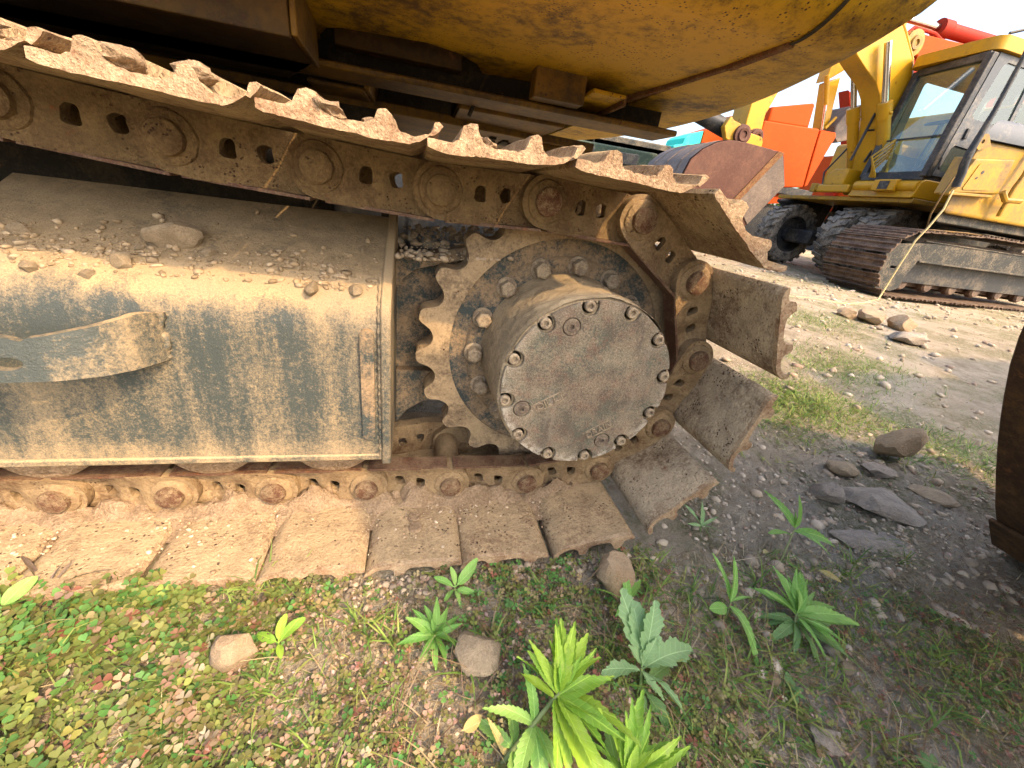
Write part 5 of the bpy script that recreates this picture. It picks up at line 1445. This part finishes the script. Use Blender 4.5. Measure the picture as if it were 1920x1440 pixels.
# ------------------------------------------------------------------ weeds
def leaf_mesh(name, w, kind_, serr, fold, droop, n=22, seed=0):
    rs = np.random.default_rng(seed)
    side = rs.normal() * 0.10; w *= rs.uniform(0.8, 1.15); droop *= rs.uniform(0.6, 1.6); tw = rs.normal() * 0.35; ph_ = rs.uniform(0, 6)
    vs = []; fs = []
    for i in range(n + 1):
        t = i / n
        if kind_ == 'lance':
            ww = w * (math.sin(PI * min(1, t ** 0.75)) ** 0.85) if 0 < t < 1 else 0.003
        elif kind_ == 'lobed':
            ww = w * max(0.06, (math.sin(PI * t ** 1.25) ** 0.8) if 0 < t < 1 else 0)
            ww *= 0.72 + 0.38 * abs(math.sin(t * PI * 3.5))
        else:
            ww = w * (math.sin(PI * min(1, max(0, (t - 0.12) / 0.88)) ** 0.9) ** 0.6) if 0.12 < t < 1 else 0.02
        if i in (0, n):
            ww = 0.012 if i == 0 else 0.002
        se = (serr * w * (1 if i % 2 else -1)) if 1 < i < n else 0
        zc = -droop * t * t + 0.10 * t * (1 - t)
        for c in (-1.0, -0.5, 0.0, 0.5, 1.0):
            e = abs(c)
            y = c * (ww + (se if e == 1 else 0)) + side * t * t
            z = zc + fold * e * ww + rs.normal() * 0.004 * (e > 0) + tw * c * ww * t + 0.012 * math.sin(t * 9 + ph_) * c
            x = t + (0.02 if (e == 1 and i % 2 and serr) else 0) - (0.0 if e < 1 else 0)
            vs.append((x, y, z))
    for i in range(n):
        for k in range(4):
            a = i * 5 + k
            fs.append((a, a + 1, a + 6, a + 5))
    me = bpy.data.meshes.new(name)
    me.from_pydata(vs, [], fs)
    me.polygons.foreach_set('use_smooth', [True] * len(fs))
    return me
LV = {}
def leaf_var(kindkey, mat):
    key = (kindkey, mat, random.randrange(4))
    if key not in LV:
        par = {'lance': ('lance', 0.128, 0.055, 0.32, 0.16), 'lance2': ('lance', 0.125, 0.09, 0.25, 0.34), 'narrow': ('lance', 0.08, 0.05, 0.35, 0.10),
               'hang': ('lance', 0.13, 0.06, 0.25, 0.55), 'lobed': ('lobed', 0.185, 0.09, 0.22, 0.22), 'lobed2': ('lobed', 0.165, 0.10, 0.30, 0.38),
               'round': ('round', 0.23, 0.0, 0.18, 0.12), 'oval': ('round', 0.17, 0.03, 0.25, 0.22), 'blade': ('lance', 0.035, 0.0, 0.5, 0.35)}[kindkey]
        me = leaf_mesh('leaf', par[1], par[0], par[2], par[3], par[4], seed=len(LV))
        me.materials.append(M[mat])
        LV[key] = me
    return LV[key]
def weed(name, label, base, top, leaves, mat, stem_r=0.003, cat='weed', stem_mat='stem'):
    bx_, by_ = base
    bz = gr(bx_, by_) - 0.004
    t = thing(name, label, cat, (bx_, by_, bz))
    tp_ = Vector((top[0], top[1], bz + top[2]))
    b_ = Vector((bx_, by_, bz - 0.004))
    mid = b_.lerp(tp_, 0.5) + Vector((0.0, 0.0, 0.004))
    G().tube([b_, mid, tp_], [stem_r, stem_r * 0.9, stem_r * 0.6], 7).build('stem', stem_mat, t, 60)
    for (fr_, th, el, ln, kk) in leaves:
        p = b_.lerp(tp_, fr_)
        m = Matrix.Translation(p) @ Matrix.Rotation(R(th - 12 + random.uniform(-5, 5)), 4, 'Z') @ Matrix.Rotation(R(-el + random.uniform(-8, 8)), 4, 'Y') @ Matrix.Rotation(R(random.uniform(-32, 32)), 4, 'X') @ Matrix.Diagonal((ln * random.uniform(.85, 1.15),) * 3 + (1,))
        mm = mat if not (isinstance(kk, tuple)) else kk[1]
        kk = kk if not isinstance(kk, tuple) else kk[0]
        place('leaf', leaf_var(kk, mm), t, m)
    return t
L_ = 'lance'
weed('rosette_weed', 'small bright green pointed rosette beside a squarish tan stone', (-0.187, -0.433), (-0.186, -0.432, 0.022),
     [(.9, a, e, l, L_) for a, e, l in ((95, 40, .062), (62, 30, .056), (38, 25, .058), (12, 22, .052), (-22, 15, .052), (-58, 12, .054), (-88, 10, .058), (-118, 12, .052), (-162, 15, .066), (168, 22, .064), (142, 30, .060), (118, 38, .050))] +
     [(1, a, 60, .032, L_) for a in (20, 140, 260, 330)] + [(.5, a, 5, .055, ('lance2', 'leaf_mid')) for a in (-40, -105, 190, 75)], 'leaf_fresh')
weed('tall_weed', 'largest bright yellow-green weed leaning in the centre foreground', (-0.112, -0.625), (-0.018, -0.585, 0.095),
     [(1, a, e, l, L_) for a, e, l in ((97, 62, .105), (76, 60, .098), (60, 55, .092), (36, 40, .080), (112, 58, .085), (148, 40, .075), (125, 70, .07), (45, 70, .065), (85, 78, .06))] +
     [(.92, a, e, l, L_) for a, e, l in ((-18, 18, .105), (-35, 10, .100), (-55, 4, .105), (-78, 0, .100), (-92, 5, .085), (-25, 30, .07), (168, 25, .060), (10, 35, .075))] +
     [(.6, a, e, l, ('lance2', 'leaf_mid')) for a, e, l in ((-60, 5, .095), (-85, 0, .09), (-110, 10, .08), (170, 35, .07), (100, 50, .07))] +
     [(.96, a, e, l, 'narrow') for a, e, l in ((70, 68, .10), (105, 66, .10), (30, 50, .09), (130, 48, .085), (0, 30, .09), (-45, 16, .10), (-68, 8, .10), (155, 30, .07), (88, 72, .095))] +
     [(.3, a, 10, .07, ('lance2', 'leaf_mid')) for a in (-70, -100, 150, 95)] + [(.15, -75, 5, .065, ('lance2', 'leaf_dead')), (.2, 140, 40, .05, ('lance', 'leaf_dead'))], 'leaf_bright', 0.0042)
weed('whorled_weed', 'bright weed cut off by the bottom edge right of the largest weed', (0.050, -0.700), (0.056, -0.678, 0.055),
     [(1, a, e, l, L_) for a, e, l in ((84, 55, .092), (60, 45, .088), (40, 35, .085), (20, 25, .085), (110, 60, .075), (-10, 15, .08), (150, 35, .075), (175, 15, .08), (95, 75, .05), (30, 65, .06), (200, 10, .08), (250, 20, .08), (300, 20, .08))] +
     [(.5, a, 12, .085, ('lance2', 'leaf_mid')) for a in (50, 5, 130, 100, -30)] + [(.95, a, e, .09, 'narrow') for a, e in ((72, 55), (50, 48), (95, 62), (28, 38), (5, 25), (125, 50))], 'leaf_bright', 0.004)
weed('lobed_weed', 'grey-green weed with broad lobed leaves right of the largest weed', (0.152, -0.563), (0.152, -0.545, 0.045),
     [(1, a, e, l, 'lobed') for a, e, l in ((112, 40, .105), (94, 52, .095), (68, 50, .100), (42, 60, .06), (150, 55, .05))] +
     [(.9, a, e, l, 'lobed2') for a, e, l in ((24, 18, .110), (-34, 2, .100), (178, 10, .075), (-60, 8, .045))] +
     [(.4, a, e, l, ('lobed2', 'leaf_dark')) for a, e, l in ((-55, 0, .085), (-95, 0, .06), (30, 10, .07))], 'leaf_grey', 0.0032)
weed('three_leaved_weed', 'small weed with three serrated leaves in front of the upright orange-tan stone', (0.190, -0.425), (0.19, -0.422, 0.030),
     [(1, 172, 25, .060, 'lobed'), (1, 95, 55, .058, 'lance2'), (1, 42, 35, .062, 'lobed'), (.8, -40, 10, .035, 'lobed2'), (.8, 220, 10, .03, 'lobed2')], 'leaf_mid')
weed('seedling', 'dull green seedling at the edge of the shoes left of centre', (-0.146, -0.352), (-0.146, -0.35, 0.02),
     [(1, 105, 45, .045, 'oval'), (1, 28, 35, .062, 'oval'), (1, 172, 20, .040, 'oval'), (.8, -60, 10, .04, 'oval'), (.8, 235, 8, .035, 'oval'), (.8, -15, 12, .035, 'oval')], 'leaf_mid')
weed('slender_weed', 'slender weed with one long hanging leaf, left of the wide rosette', (0.408, -0.461), (0.410, -0.452, 0.045),
     [(1, 108, 55, .085, 'narrow'), (1, 84, 65, .095, 'narrow'), (.7, 192, 5, .042, 'round'), (.8, -62, 12, .100, 'hang'), (1, 14, 20, .045, 'narrow'), (.9, 60, 45, .04, 'narrow')], 'leaf_mid', 0.002)
weed('wide_rosette_weed', 'wide many-leaved green rosette weed on the right', (0.545, -0.500), (0.552, -0.486, 0.040),
     [(1, a, e, l, L_) for a, e, l in ((106, 45, .085), (90, 50, .09), (70, 48, .09), (48, 35, .088), (18, 22, .088), (-4, 15, .10), (150, 25, .09), (120, 70, .05), (40, 70, .05), (80, 75, .05))] +
     [(.6, a, e, l, ('lance2', 'leaf_dark')) for a, e, l in ((-24, 10, .10), (-44, 6, .10), (-68, 4, .09), (-90, 2, .10), (-122, 5, .07), (188, 8, .08), (170, 15, .07), (215, 6, .075), (0, 10, .09))] +
     [(.9, a, e, l, 'narrow') for a, e, l in ((98, 52, .085), (58, 42, .085), (30, 28, .085), (8, 20, .09), (-14, 14, .095), (130, 40, .08), (168, 24, .085), (-34, 10, .09), (-56, 8, .09), (-80, 6, .085))], 'leaf_mid', 0.003)
weed('upright_weed', 'upright weed with long spreading leaves on bare dirt, right of the shoes', (0.661, -0.346), (0.722, -0.300, 0.065),
     [(1, 134, 40, .110, 'lance2'), (1, 72, 65, .090, 'lance'), (.9, -14, 10, .125, 'lance2'), (.9, -26, 14, .085, 'lance2'), (.8, 186, 15, .060, 'oval'), (1, 45, 50, .05, 'narrow'), (1, 100, 70, .045, 'narrow'), (.1, -30, 5, .06, 'narrow')], 'leaf_mid', 0.0028)
weed('pale_sprout', 'small pale green sprout beside the last ground shoe', (0.491, -0.250), (0.492, -0.245, 0.02),
     [(1, a, e, l, 'narrow') for a, e, l in ((140, 40, .06), (95, 55, .055), (60, 45, .05), (20, 30, .05), (-30, 15, .05), (-80, 10, .045), (200, 20, .05))], 'leaf_grey')
weed('broad_leaved_weed', 'weed with rounded leaves at the left edge under the shoes', (-0.862, -0.322), (-0.86, -0.32, 0.025),
     [(1, 20, 20, .050, 'round'), (1, -40, 15, .048, 'round'), (1, 75, 30, .05, 'round'), (1, 150, 20, .05, 'round'), (1, 230, 15, .05, 'round')], 'leaf_mid')
weed('oval_seedling', 'light green seedling with oval leaves right of the pointed stone', (-0.440, -0.420), (-0.438, -0.416, 0.022),
     [(1, 170, 18, .048, 'oval'), (1, 98, 45, .038, 'oval'), (1, 42, 35, .046, 'oval'), (1, -62, 5, .032, 'oval'), (.7, 215, 5, .035, 'oval')], 'leaf_bright', 0.002)
weed('grey_seedling', 'tiny grey-green five-leaved seedling in dry clover at lower left', (-0.576, -0.523), (-0.576, -0.521, 0.012),
     [(1, a, 12, .022, 'round') for a in (15, 95, 165, 235, 305)], 'leaf_grey', 0.0015)
weed('purple_grass', 'dark purple grass sprig against the lowest sunlit shoes', (-0.826, -0.286), (-0.824, -0.284, 0.012),
     [(1, a, e, l, 'blade') for a, e, l in ((15, 25, .085), (30, 35, .075), (150, 25, .10), (165, 15, .08), (60, 50, .06), (-10, 8, .07), (100, 55, .07))], 'leaf_purple', 0.0015, 'grass', 'leaf_purple')
weed('round_seedling', 'small dark round-leaved seedling low on the right', (0.44, -0.60), (0.44, -0.598, 0.012),
     [(1, a, 15, .022, 'round') for a in (10, 60, 130, 200, 260, 320)] + [(1, 90, 30, .03, 'round')], 'leaf_dark', 0.0015)
weed('creeping_weed', 'dark creeping round leaves at the bottom edge on the right', (0.60, -0.735), (0.60, -0.733, 0.012),
     [(1, a, 15, .028, 'round') for a in (10, 60, 100, 150, 200, 260, 320)], 'leaf_dark', 0.0015)
def lone_leaf(x, y, ln, th, kk, mat, label, el=8):
    m = Matrix.Translation((x, y, gr(x, y) + 0.016)) @ Matrix.Rotation(R(th), 4, 'Z') @ Matrix.Rotation(R(-el), 4, 'Y') @ Matrix.Rotation(R(15), 4, 'X') @ Matrix.Diagonal((ln, ln, ln, 1))
    return tag(place('fallen_leaf', leaf_var(kk, mat), None, m), label, 'leaf')
lone_leaf(-0.155, -0.578, 0.034, 10, 'round', 'leaf_dead', 'pale yellow dead leaf left of the largest weed')
lone_leaf(0.612, -0.332, 0.022, 20, 'round', 'leaf_dead', 'small yellow dead leaf at the foot of the upright weed')
lone_leaf(0.735, -0.380, 0.05, -50, 'oval', 'leaf_dead', 'curled brown-green leaf below the upright weed')

# ------------------------------------------------------------------ ground cover (uncountable)
def nz2(x, y, f, s):
    return (np.sin(f * x + s + 1.7 * np.sin(f * .6 * y + s * 2)) + np.sin(f * .9 * y + s * 1.3 + 1.5 * np.sin(f * .7 * x - s)) + .6 * np.sin(f * 2.1 * (x + y) + s * 3)) / 2.6
def basis(n, tilt, r_):
    az = r_.uniform(0, 2 * PI, n); tl = np.abs(r_.normal(0, tilt, n)); ta = r_.uniform(0, 2 * PI, n)
    N = np.stack([np.sin(tl) * np.cos(ta), np.sin(tl) * np.sin(ta), np.cos(tl)], 1)
    U = np.stack([np.cos(az), np.sin(az), np.zeros(n)], 1)
    U -= N * (U * N).sum(1)[:, None]; U /= np.linalg.norm(U, axis=1)[:, None]
    return U, np.cross(N, U), N
PAL = np.array([(.145, .185, .045), (.20, .21, .055), (.085, .19, .045), (.27, .21, .10), (.30, .20, .13), (.38, .30, .19), (.25, .11, .07), (.14, .13, .045)])
def clover():
    r_ = np.random.default_rng(5)
    n = 156000
    x = r_.uniform(-1.7, 1.5, n); y = r_.uniform(-1.02, -0.20, n)
    edge = np.where(x < 0.20, -0.300 - 0.012 * np.abs(nz2(x, y * 0, 30, 2)) + np.clip((-x - 0.42) * 0.12, 0, 0.05), -0.28 + 0.0 * x - np.clip(x - 0.35, 0, .5) * 0.35)
    d = 0.62 + 0.5 * nz2(x, y, 9, 1.0)
    left = np.clip((-x - 0.25) / 0.35, 0, 1)
    d = d + 0.35 * left - 0.15 * np.exp(-((x + 0.38) / 0.16) ** 2) * (y < -0.36)
    far = np.clip((x - 0.55) / 0.6, 0, 1)
    d = d * (1 - far * 0.85) - 0.30 * np.exp(-(((x - 0.62) / 0.18) ** 2 + ((y + 0.60) / 0.07) ** 2)) - 0.8 * np.exp(-(((x - 0.62) / 0.28) ** 2 + ((y + 0.27) / 0.10) ** 2))
    keep = (y < edge) & (r_.uniform(0, 1, n) < np.clip(d, 0.02, 1) * (0.30 + 0.28 * left + 0.30 * np.clip(x + 0.2, 0, .5)) * (0.25 + 0.75 * (nz2(x, y, 26, 7.7) > -0.15)))
    x, y = x[keep], y[keep]; n = len(x)
    left = np.clip((-x - 0.30) / 0.45, 0, 1); right = np.clip((x - 0.05) / 0.5, 0, 1)
    size = (0.0064 + 0.0042 * left - 0.0016 * right) * r_.uniform(.6, 1.25, n)
    U, V, N = basis(n, 0.45, r_)
    h = gz(x, y) + size * r_.uniform(.4, 2.2, n) + 0.003
    c = np.stack([x, y, h], 1)
    w = np.zeros((n, 8))
    mottle = nz2(x, y, 7, 3.3)  # random patches of greener and redder clover
    w[:, 0] = 1.1 + left * 2.4; w[:, 1] = .8 + left * .9; w[:, 2] = .7 + 1.6 * (mottle > .25); w[:, 3] = .7 - .4 * left
    dry = np.exp(-((x + 0.36) / 0.24) ** 2) * (y < -0.36)
    w[:, 4] = .22 + 1.1 * dry + .1 * left; w[:, 5] = .10 + 1.0 * dry; w[:, 6] = .25 + 1.2 * right * (mottle > -.1); w[:, 7] = 1.2
    w = w / w.sum(1)[:, None]
    pick = (r_.uniform(0, 1, (n, 1)) > np.cumsum(w, 1)).sum(1).clip(0, 7)
    col = PAL[pick] * r_.uniform(.75, 1.25, (n, 1)) * (1 + r_.normal(0, .06, (n, 3)))
    P = []; F = []; Cc = []
    shape = np.array([(0.04, 0), (0.30, -0.26), (0.66, -0.52), (0.94, -0.42), (1.02, -0.16), (0.92, 0), (1.02, 0.16), (0.94, 0.42), (0.66, 0.52), (0.30, 0.26)])
    lift = np.array([0, .08, .17, .17, .09, .03, .09, .17, .17, .08])
    nl = np.where(pick >= 4, 3, 3)
    for k in range(3):
        a = k * 2 * PI / 3 + r_.normal(0, .12, n)
        du = np.cos(a)[:, None] * U + np.sin(a)[:, None] * V
        dv = -np.sin(a)[:, None] * U + np.cos(a)[:, None] * V
        drop = r_.uniform(-.35, .25, n)[:, None]
        pts = [c + size[:, None] * (sx_ * du + sy_ * 1.05 * dv + (lf + drop * sx_ * sx_) * N) for (sx_, sy_), lf in zip(shape, lift)]
        P.append(np.stack(pts, 1)); Cc.append(np.repeat((col * r_.uniform(.9, 1.1, (n, 1)))[:, None, :], 10, 1))
    P = np.concatenate(P, 0).reshape(-1, 3); Cc = np.concatenate(Cc, 0).reshape(-1, 3)
    m = len(P) // 10
    b = np.arange(m)[:, None] * 10
    F = np.concatenate([b + [0, 5, 2, 1], b + [5, 4, 3, 2], b + [0, 9, 8, 5], b + [5, 8, 7, 6]], 0)
    return kind(stuff_mesh('clover_leaves', P, F, Cc, 'attr_leaf'), 'stuff')
clover()
def blades(name, x, y, ln, wd, cols, seed, tilt=0.7, z0=None, mat='attr_leaf', curl=0.35):
    r_ = np.random.default_rng(seed)
    n = len(x)
    az = r_.uniform(0, 2 * PI, n); el = np.clip(r_.normal(PI / 2 - tilt, 0.35, n), 0.02, 1.5)
    ln = ln * r_.uniform(.5, 1.3, n)
    H = np.stack([np.cos(az), np.sin(az), 0 * az], 1); S = np.stack([-np.sin(az), np.cos(az), 0 * az], 1)
    c = np.stack([x, y, (gz(x, y) if z0 is None else z0)], 1)
    pts = []
    for i, t in enumerate((0, .35, .7, 1.0)):
        e = el - curl * 2 * t * r_.uniform(.5, 1.3, n)
        q = c + (ln * t)[:, None] * (np.cos(e)[:, None] * H + np.sin(e)[:, None] * np.array([0, 0, 1.0]))
        q[:, 2] = np.maximum(q[:, 2], c[:, 2] + .002)
        ww = (wd * (1, .9, .6, .08)[i])
        pts += [q - S * ww, q + S * ww]
    P = np.stack(pts, 1).reshape(-1, 3)
    b = np.arange(n)[:, None] * 8
    F = np.concatenate([b + [0, 1, 3, 2], b + [2, 3, 5, 4], b + [4, 5, 7, 6]], 0)
    col = np.array(cols)[r_.integers(0, len(cols), n)] * r_.uniform(.7, 1.3, (n, 1))
    return kind(stuff_mesh(name, P, F, np.repeat(col, 8, 0), mat), 'stuff')
GREEN = [(.13, .22, .04), (.18, .26, .05), (.25, .28, .07), (.10, .17, .04)]
STRAW = [(.42, .33, .18), (.34, .25, .13), (.50, .41, .26), (.22, .15, .08), (.16, .10, .06)]
r_ = np.random.default_rng(21)
n = 9000; x = r_.uniform(-1.1, 1.3, n); y = r_.uniform(-0.98, -0.31, n)
k_ = nz2(x, y, 8, 5) > 0.05
blades('grass', x[k_], y[k_], 0.045, 0.0012, GREEN, 3, 0.8)
cx_ = r_.uniform(-1, .9, 60); cy_ = r_.uniform(-.95, -.33, 60)
x = np.concatenate([a + r_.normal(0, .012, 14) for a in list(cx_) + [-0.50, -0.47, -0.30, -0.26]]); y = np.concatenate([a + r_.normal(0, .012, 14) for a in list(cy_) + [-.30, -.30, -.40, -.42]])
blades('grass', x, y, 0.065, 0.0018, GREEN, 4, 0.65)
n = 14000; x = r_.uniform(-1.1, 1.4, n); y = r_.uniform(-0.98, -0.30, n)
blades('dry_straw', x, y, 0.036, 0.0006, STRAW, 5, 1.35, curl=.1)
# dry crumpled leaflets, cream and pink
n = 5200; x = np.concatenate([r_.normal(-0.36, .22, 3400), r_.uniform(-1.1, 1.3, 1800)]); y = np.concatenate([r_.uniform(-.98, -.33, 3400), r_.uniform(-.98, -.32, 1800)])
U, V, N = basis(n, .7, r_)
s_ = (r_.uniform(.002, .0055, n))[:, None]
c = np.stack([x, y, gz(x, y) + r_.uniform(.002, .016, n)], 1)
P = np.stack([c - U * s_, c + V * s_ * .6 + N * s_ * .3, c + U * s_, c - V * s_ * .6 + N * s_ * .3], 1).reshape(-1, 3)
col = np.array([(.44, .33, .20), (.48, .38, .26), (.40, .24, .18), (.34, .24, .13), (.50, .35, .31), (.24, .15, .08)])[r_.integers(0, 6, n)] * r_.uniform(.75, 1.15, (n, 1))
kind(stuff_mesh('leaf_litter', P, np.arange(4 * n).reshape(n, 4), np.repeat(col, 4, 0), 'attr_leaf'), 'stuff')
# grass patches on the open ground to the right
n = 52000; x = r_.uniform(0.9, 9, n) ** 1.0; y = r_.uniform(-0.35, 6.0, n)
k_ = (nz2(x, y, 2.1, 2.0) + .55 * nz2(x, y, 7, 4) > 0.42) & (r_.uniform(0, 1, n) < np.clip(1.4 / (0.35 + .45 * x), 0, 1))
x, y = x[k_], y[k_]
gobj = blades('grass', x, y, 0.045, 0.0022, [(.17, .22, .05), (.22, .26, .06), (.30, .29, .09), (.36, .31, .14)], 8, .9)
x2 = np.concatenate([r_.normal(a, s, m) for a, b, s, m in ((1.55, .42, .22, 2600), (1.25, .62, .20, 1800), (2.3, .9, .3, 1600), (3.2, 1.9, .3, 1400), (1.9, .05, .2, 1000))])
y2 = np.concatenate([r_.normal(b, s * .6, m) for a, b, s, m in ((1.55, .42, .22, 2600), (1.25, .62, .20, 1800), (2.3, .9, .3, 1600), (3.2, 1.9, .3, 1400), (1.9, .05, .2, 1000))])
blades('grass', x2, y2, 0.05, 0.0017, GREEN, 9, .85)

def pebbles(name, x, y, z, s, seed, cols):
    r_ = np.random.default_rng(seed)
    bm = bmesh.new(); bmesh.ops.create_icosphere(bm, subdivisions=1, radius=1.0)
    V0 = np.array([v.co[:] for v in bm.verts]); F0 = np.array([[v.index for v in f.verts] for f in bm.faces]); bm.free()
    n = len(x); k = len(V0)
    sc_ = s[:, None] * r_.uniform(.6, 1.3, (n, 3)) * [1, 1, .7]
    P = V0[None] * (1 + r_.normal(0, .20, (n, k, 1)))
    a = r_.uniform(0, 2 * PI, n); ca, sa = np.cos(a)[:, None], np.sin(a)[:, None]
    P = P * sc_[:, None, :]
    P = np.stack([P[..., 0] * ca - P[..., 1] * sa, P[..., 0] * sa + P[..., 1] * ca, P[..., 2]], 2)
    P = P + np.stack([x, y, z + s * .25], 1)[:, None, :]
    F = (F0[None] + (np.arange(n) * k)[:, None, None]).reshape(-1, 3)
    col = np.array(cols)[r_.integers(0, len(cols), n)] * r_.uniform(.75, 1.2, (n, 1))
    return kind(stuff_mesh(name, P.reshape(-1, 3), F, np.repeat(col, k, 0), 'attr_solid'), 'stuff')
SOIL = [(.40, .33, .235), (.44, .365, .27), (.33, .265, .19), (.38, .30, .21), (.47, .395, .30), (.30, .215, .155)]
n = 7000; x = r_.uniform(-1.1, 2.2, n); y = r_.uniform(-0.98, 0.9, n)
k_ = (y < -.31) | (x > .34)
x, y = x[k_], y[k_]
pebbles('gravel', x, y, gz(x, y), .0012 + .0045 * r_.uniform(0, 1, len(x)) ** 4, 31, SOIL)
n = 5200; x = r_.uniform(.45, 1.9, n); y = -.3 + np.abs(r_.normal(0, .35, n)) - .1
pebbles('gravel', x, y, gz(x, y), .0012 + .007 * r_.uniform(0, 1, n) ** 6, 32, SOIL)
n = 1900; x = r_.uniform(.36, 2.1, n); y = -.32 + np.abs(r_.normal(0, .38, n)) - .25
pebbles('soil_lumps', x, y, gz(x, y) - .006, .004 + .015 * r_.uniform(0, 1, n) ** 5, 37, SOIL[:4])
n = 4500; x = r_.uniform(1.5, 9, n); y = r_.uniform(-.3, 6, n)
pebbles('gravel', x, y, gz(x, y), .004 + .028 * r_.uniform(0, 1, n) ** 6, 33, SOIL)
n = 900; x = r_.uniform(-.45, .32, n); y = -.305 - np.abs(r_.normal(0, .022, n))
pebbles('rubble', x, y, gz(x, y) + .002, .0015 + .008 * r_.uniform(0, 1, n) ** 4, 34, [(.30, .24, .165), (.34, .275, .19), (.25, .195, .135), (.20, .155, .105)])
# crumbs on the frame top
n = 2600; x = r_.uniform(-.95, -.30, n); y = -.125 + np.abs(r_.normal(0, .055, n))
w_ = np.clip(.55 + .6 * nz2(x, y, 16, 2.2), .05, 1); k_ = (r_.uniform(0, 1, n) < w_) & (y < .09)
x, y = x[k_], y[k_]
z = np.where(y > -.09, .549 + (y + .09) * .4695, .549 - (-.09 - y) * .62)
pebbles('dirt_crumbs', x, y, z, 0.0008 + .0075 * r_.uniform(0, 1, len(x)) ** 6, 35, [(.27, .198, .115), (.31, .23, .14), (.235, .17, .10), (.345, .265, .17)])
# dirt on the motor mount ledge and dark soil behind the sprocket
n = 500; x = r_.uniform(-.27, -.02, n); y = r_.uniform(-.04, .3, n)
pebbles('dirt_crumbs', x, y, .578 + .12 * np.clip(x + .19, 0, 1) + .10 * np.clip(y, 0, 1), .002 + .010 * r_.uniform(0, 1, n) ** 4, 36, [(.34, .26, .17), (.40, .31, .21)])
# tiny crumbs lying on the lower shoes, and dry stems lying through the ground cover
n = 1500; x = r_.uniform(-1.0, .20, n); y = -.13 - np.abs(r_.normal(0, .07, n)); k_ = y > -.285
x, y = x[k_], y[k_]
kr = pebbles('dirt_crumbs', x, y, .0300 + 0 * x, .0007 + .0042 * r_.uniform(0, 1, len(x)) ** 5, 41, [(.36, .26, .16), (.42, .31, .20), (.28, .19, .11), (.46, .36, .25)])
n = 420; x = r_.uniform(-1.0, 1.1, n); y = r_.uniform(-.98, -.33, n)
blades('dry_stems', x, y, 0.12, 0.0009, STRAW, 43, 1.25, curl=.25)
n = 160; x = r_.uniform(-.3, .7, n); y = r_.uniform(-.75, -.40, n)
blades('dry_stems', x, y, 0.09, 0.0010, [(.20, .13, .08), (.28, .20, .12)], 44, 0.9, curl=.3)
# weld bead between frame skin and end plate
wb = []
for i in range(len(sec) - 1):
    (ya, za), (yb, zb) = sec[i], sec[i + 1]
    k_ = max(1, int(math.hypot(yb - ya, zb - za) / 0.006))
    for q in range(k_):
        t_ = q / k_
        wb.append((-0.2965, ya + (yb - ya) * t_ - 0.001, za + (zb - za) * t_))
G().tube(wb, [0.0042 + 0.0016 * math.sin(i * 2.1) for i in range(len(wb))], 8).build('weld_bead', 'frame', fr, 60)
ws = [(-0.632 - 0.004 * math.sin(i), -0.157, 0.398 + 0.0065 * i) for i in range(13)]
G().tube(ws, [0.006 + 0.002 * math.sin(i * 2.3) for i in range(13)], 8).build('weld_bead', 'frame', fr, 60)
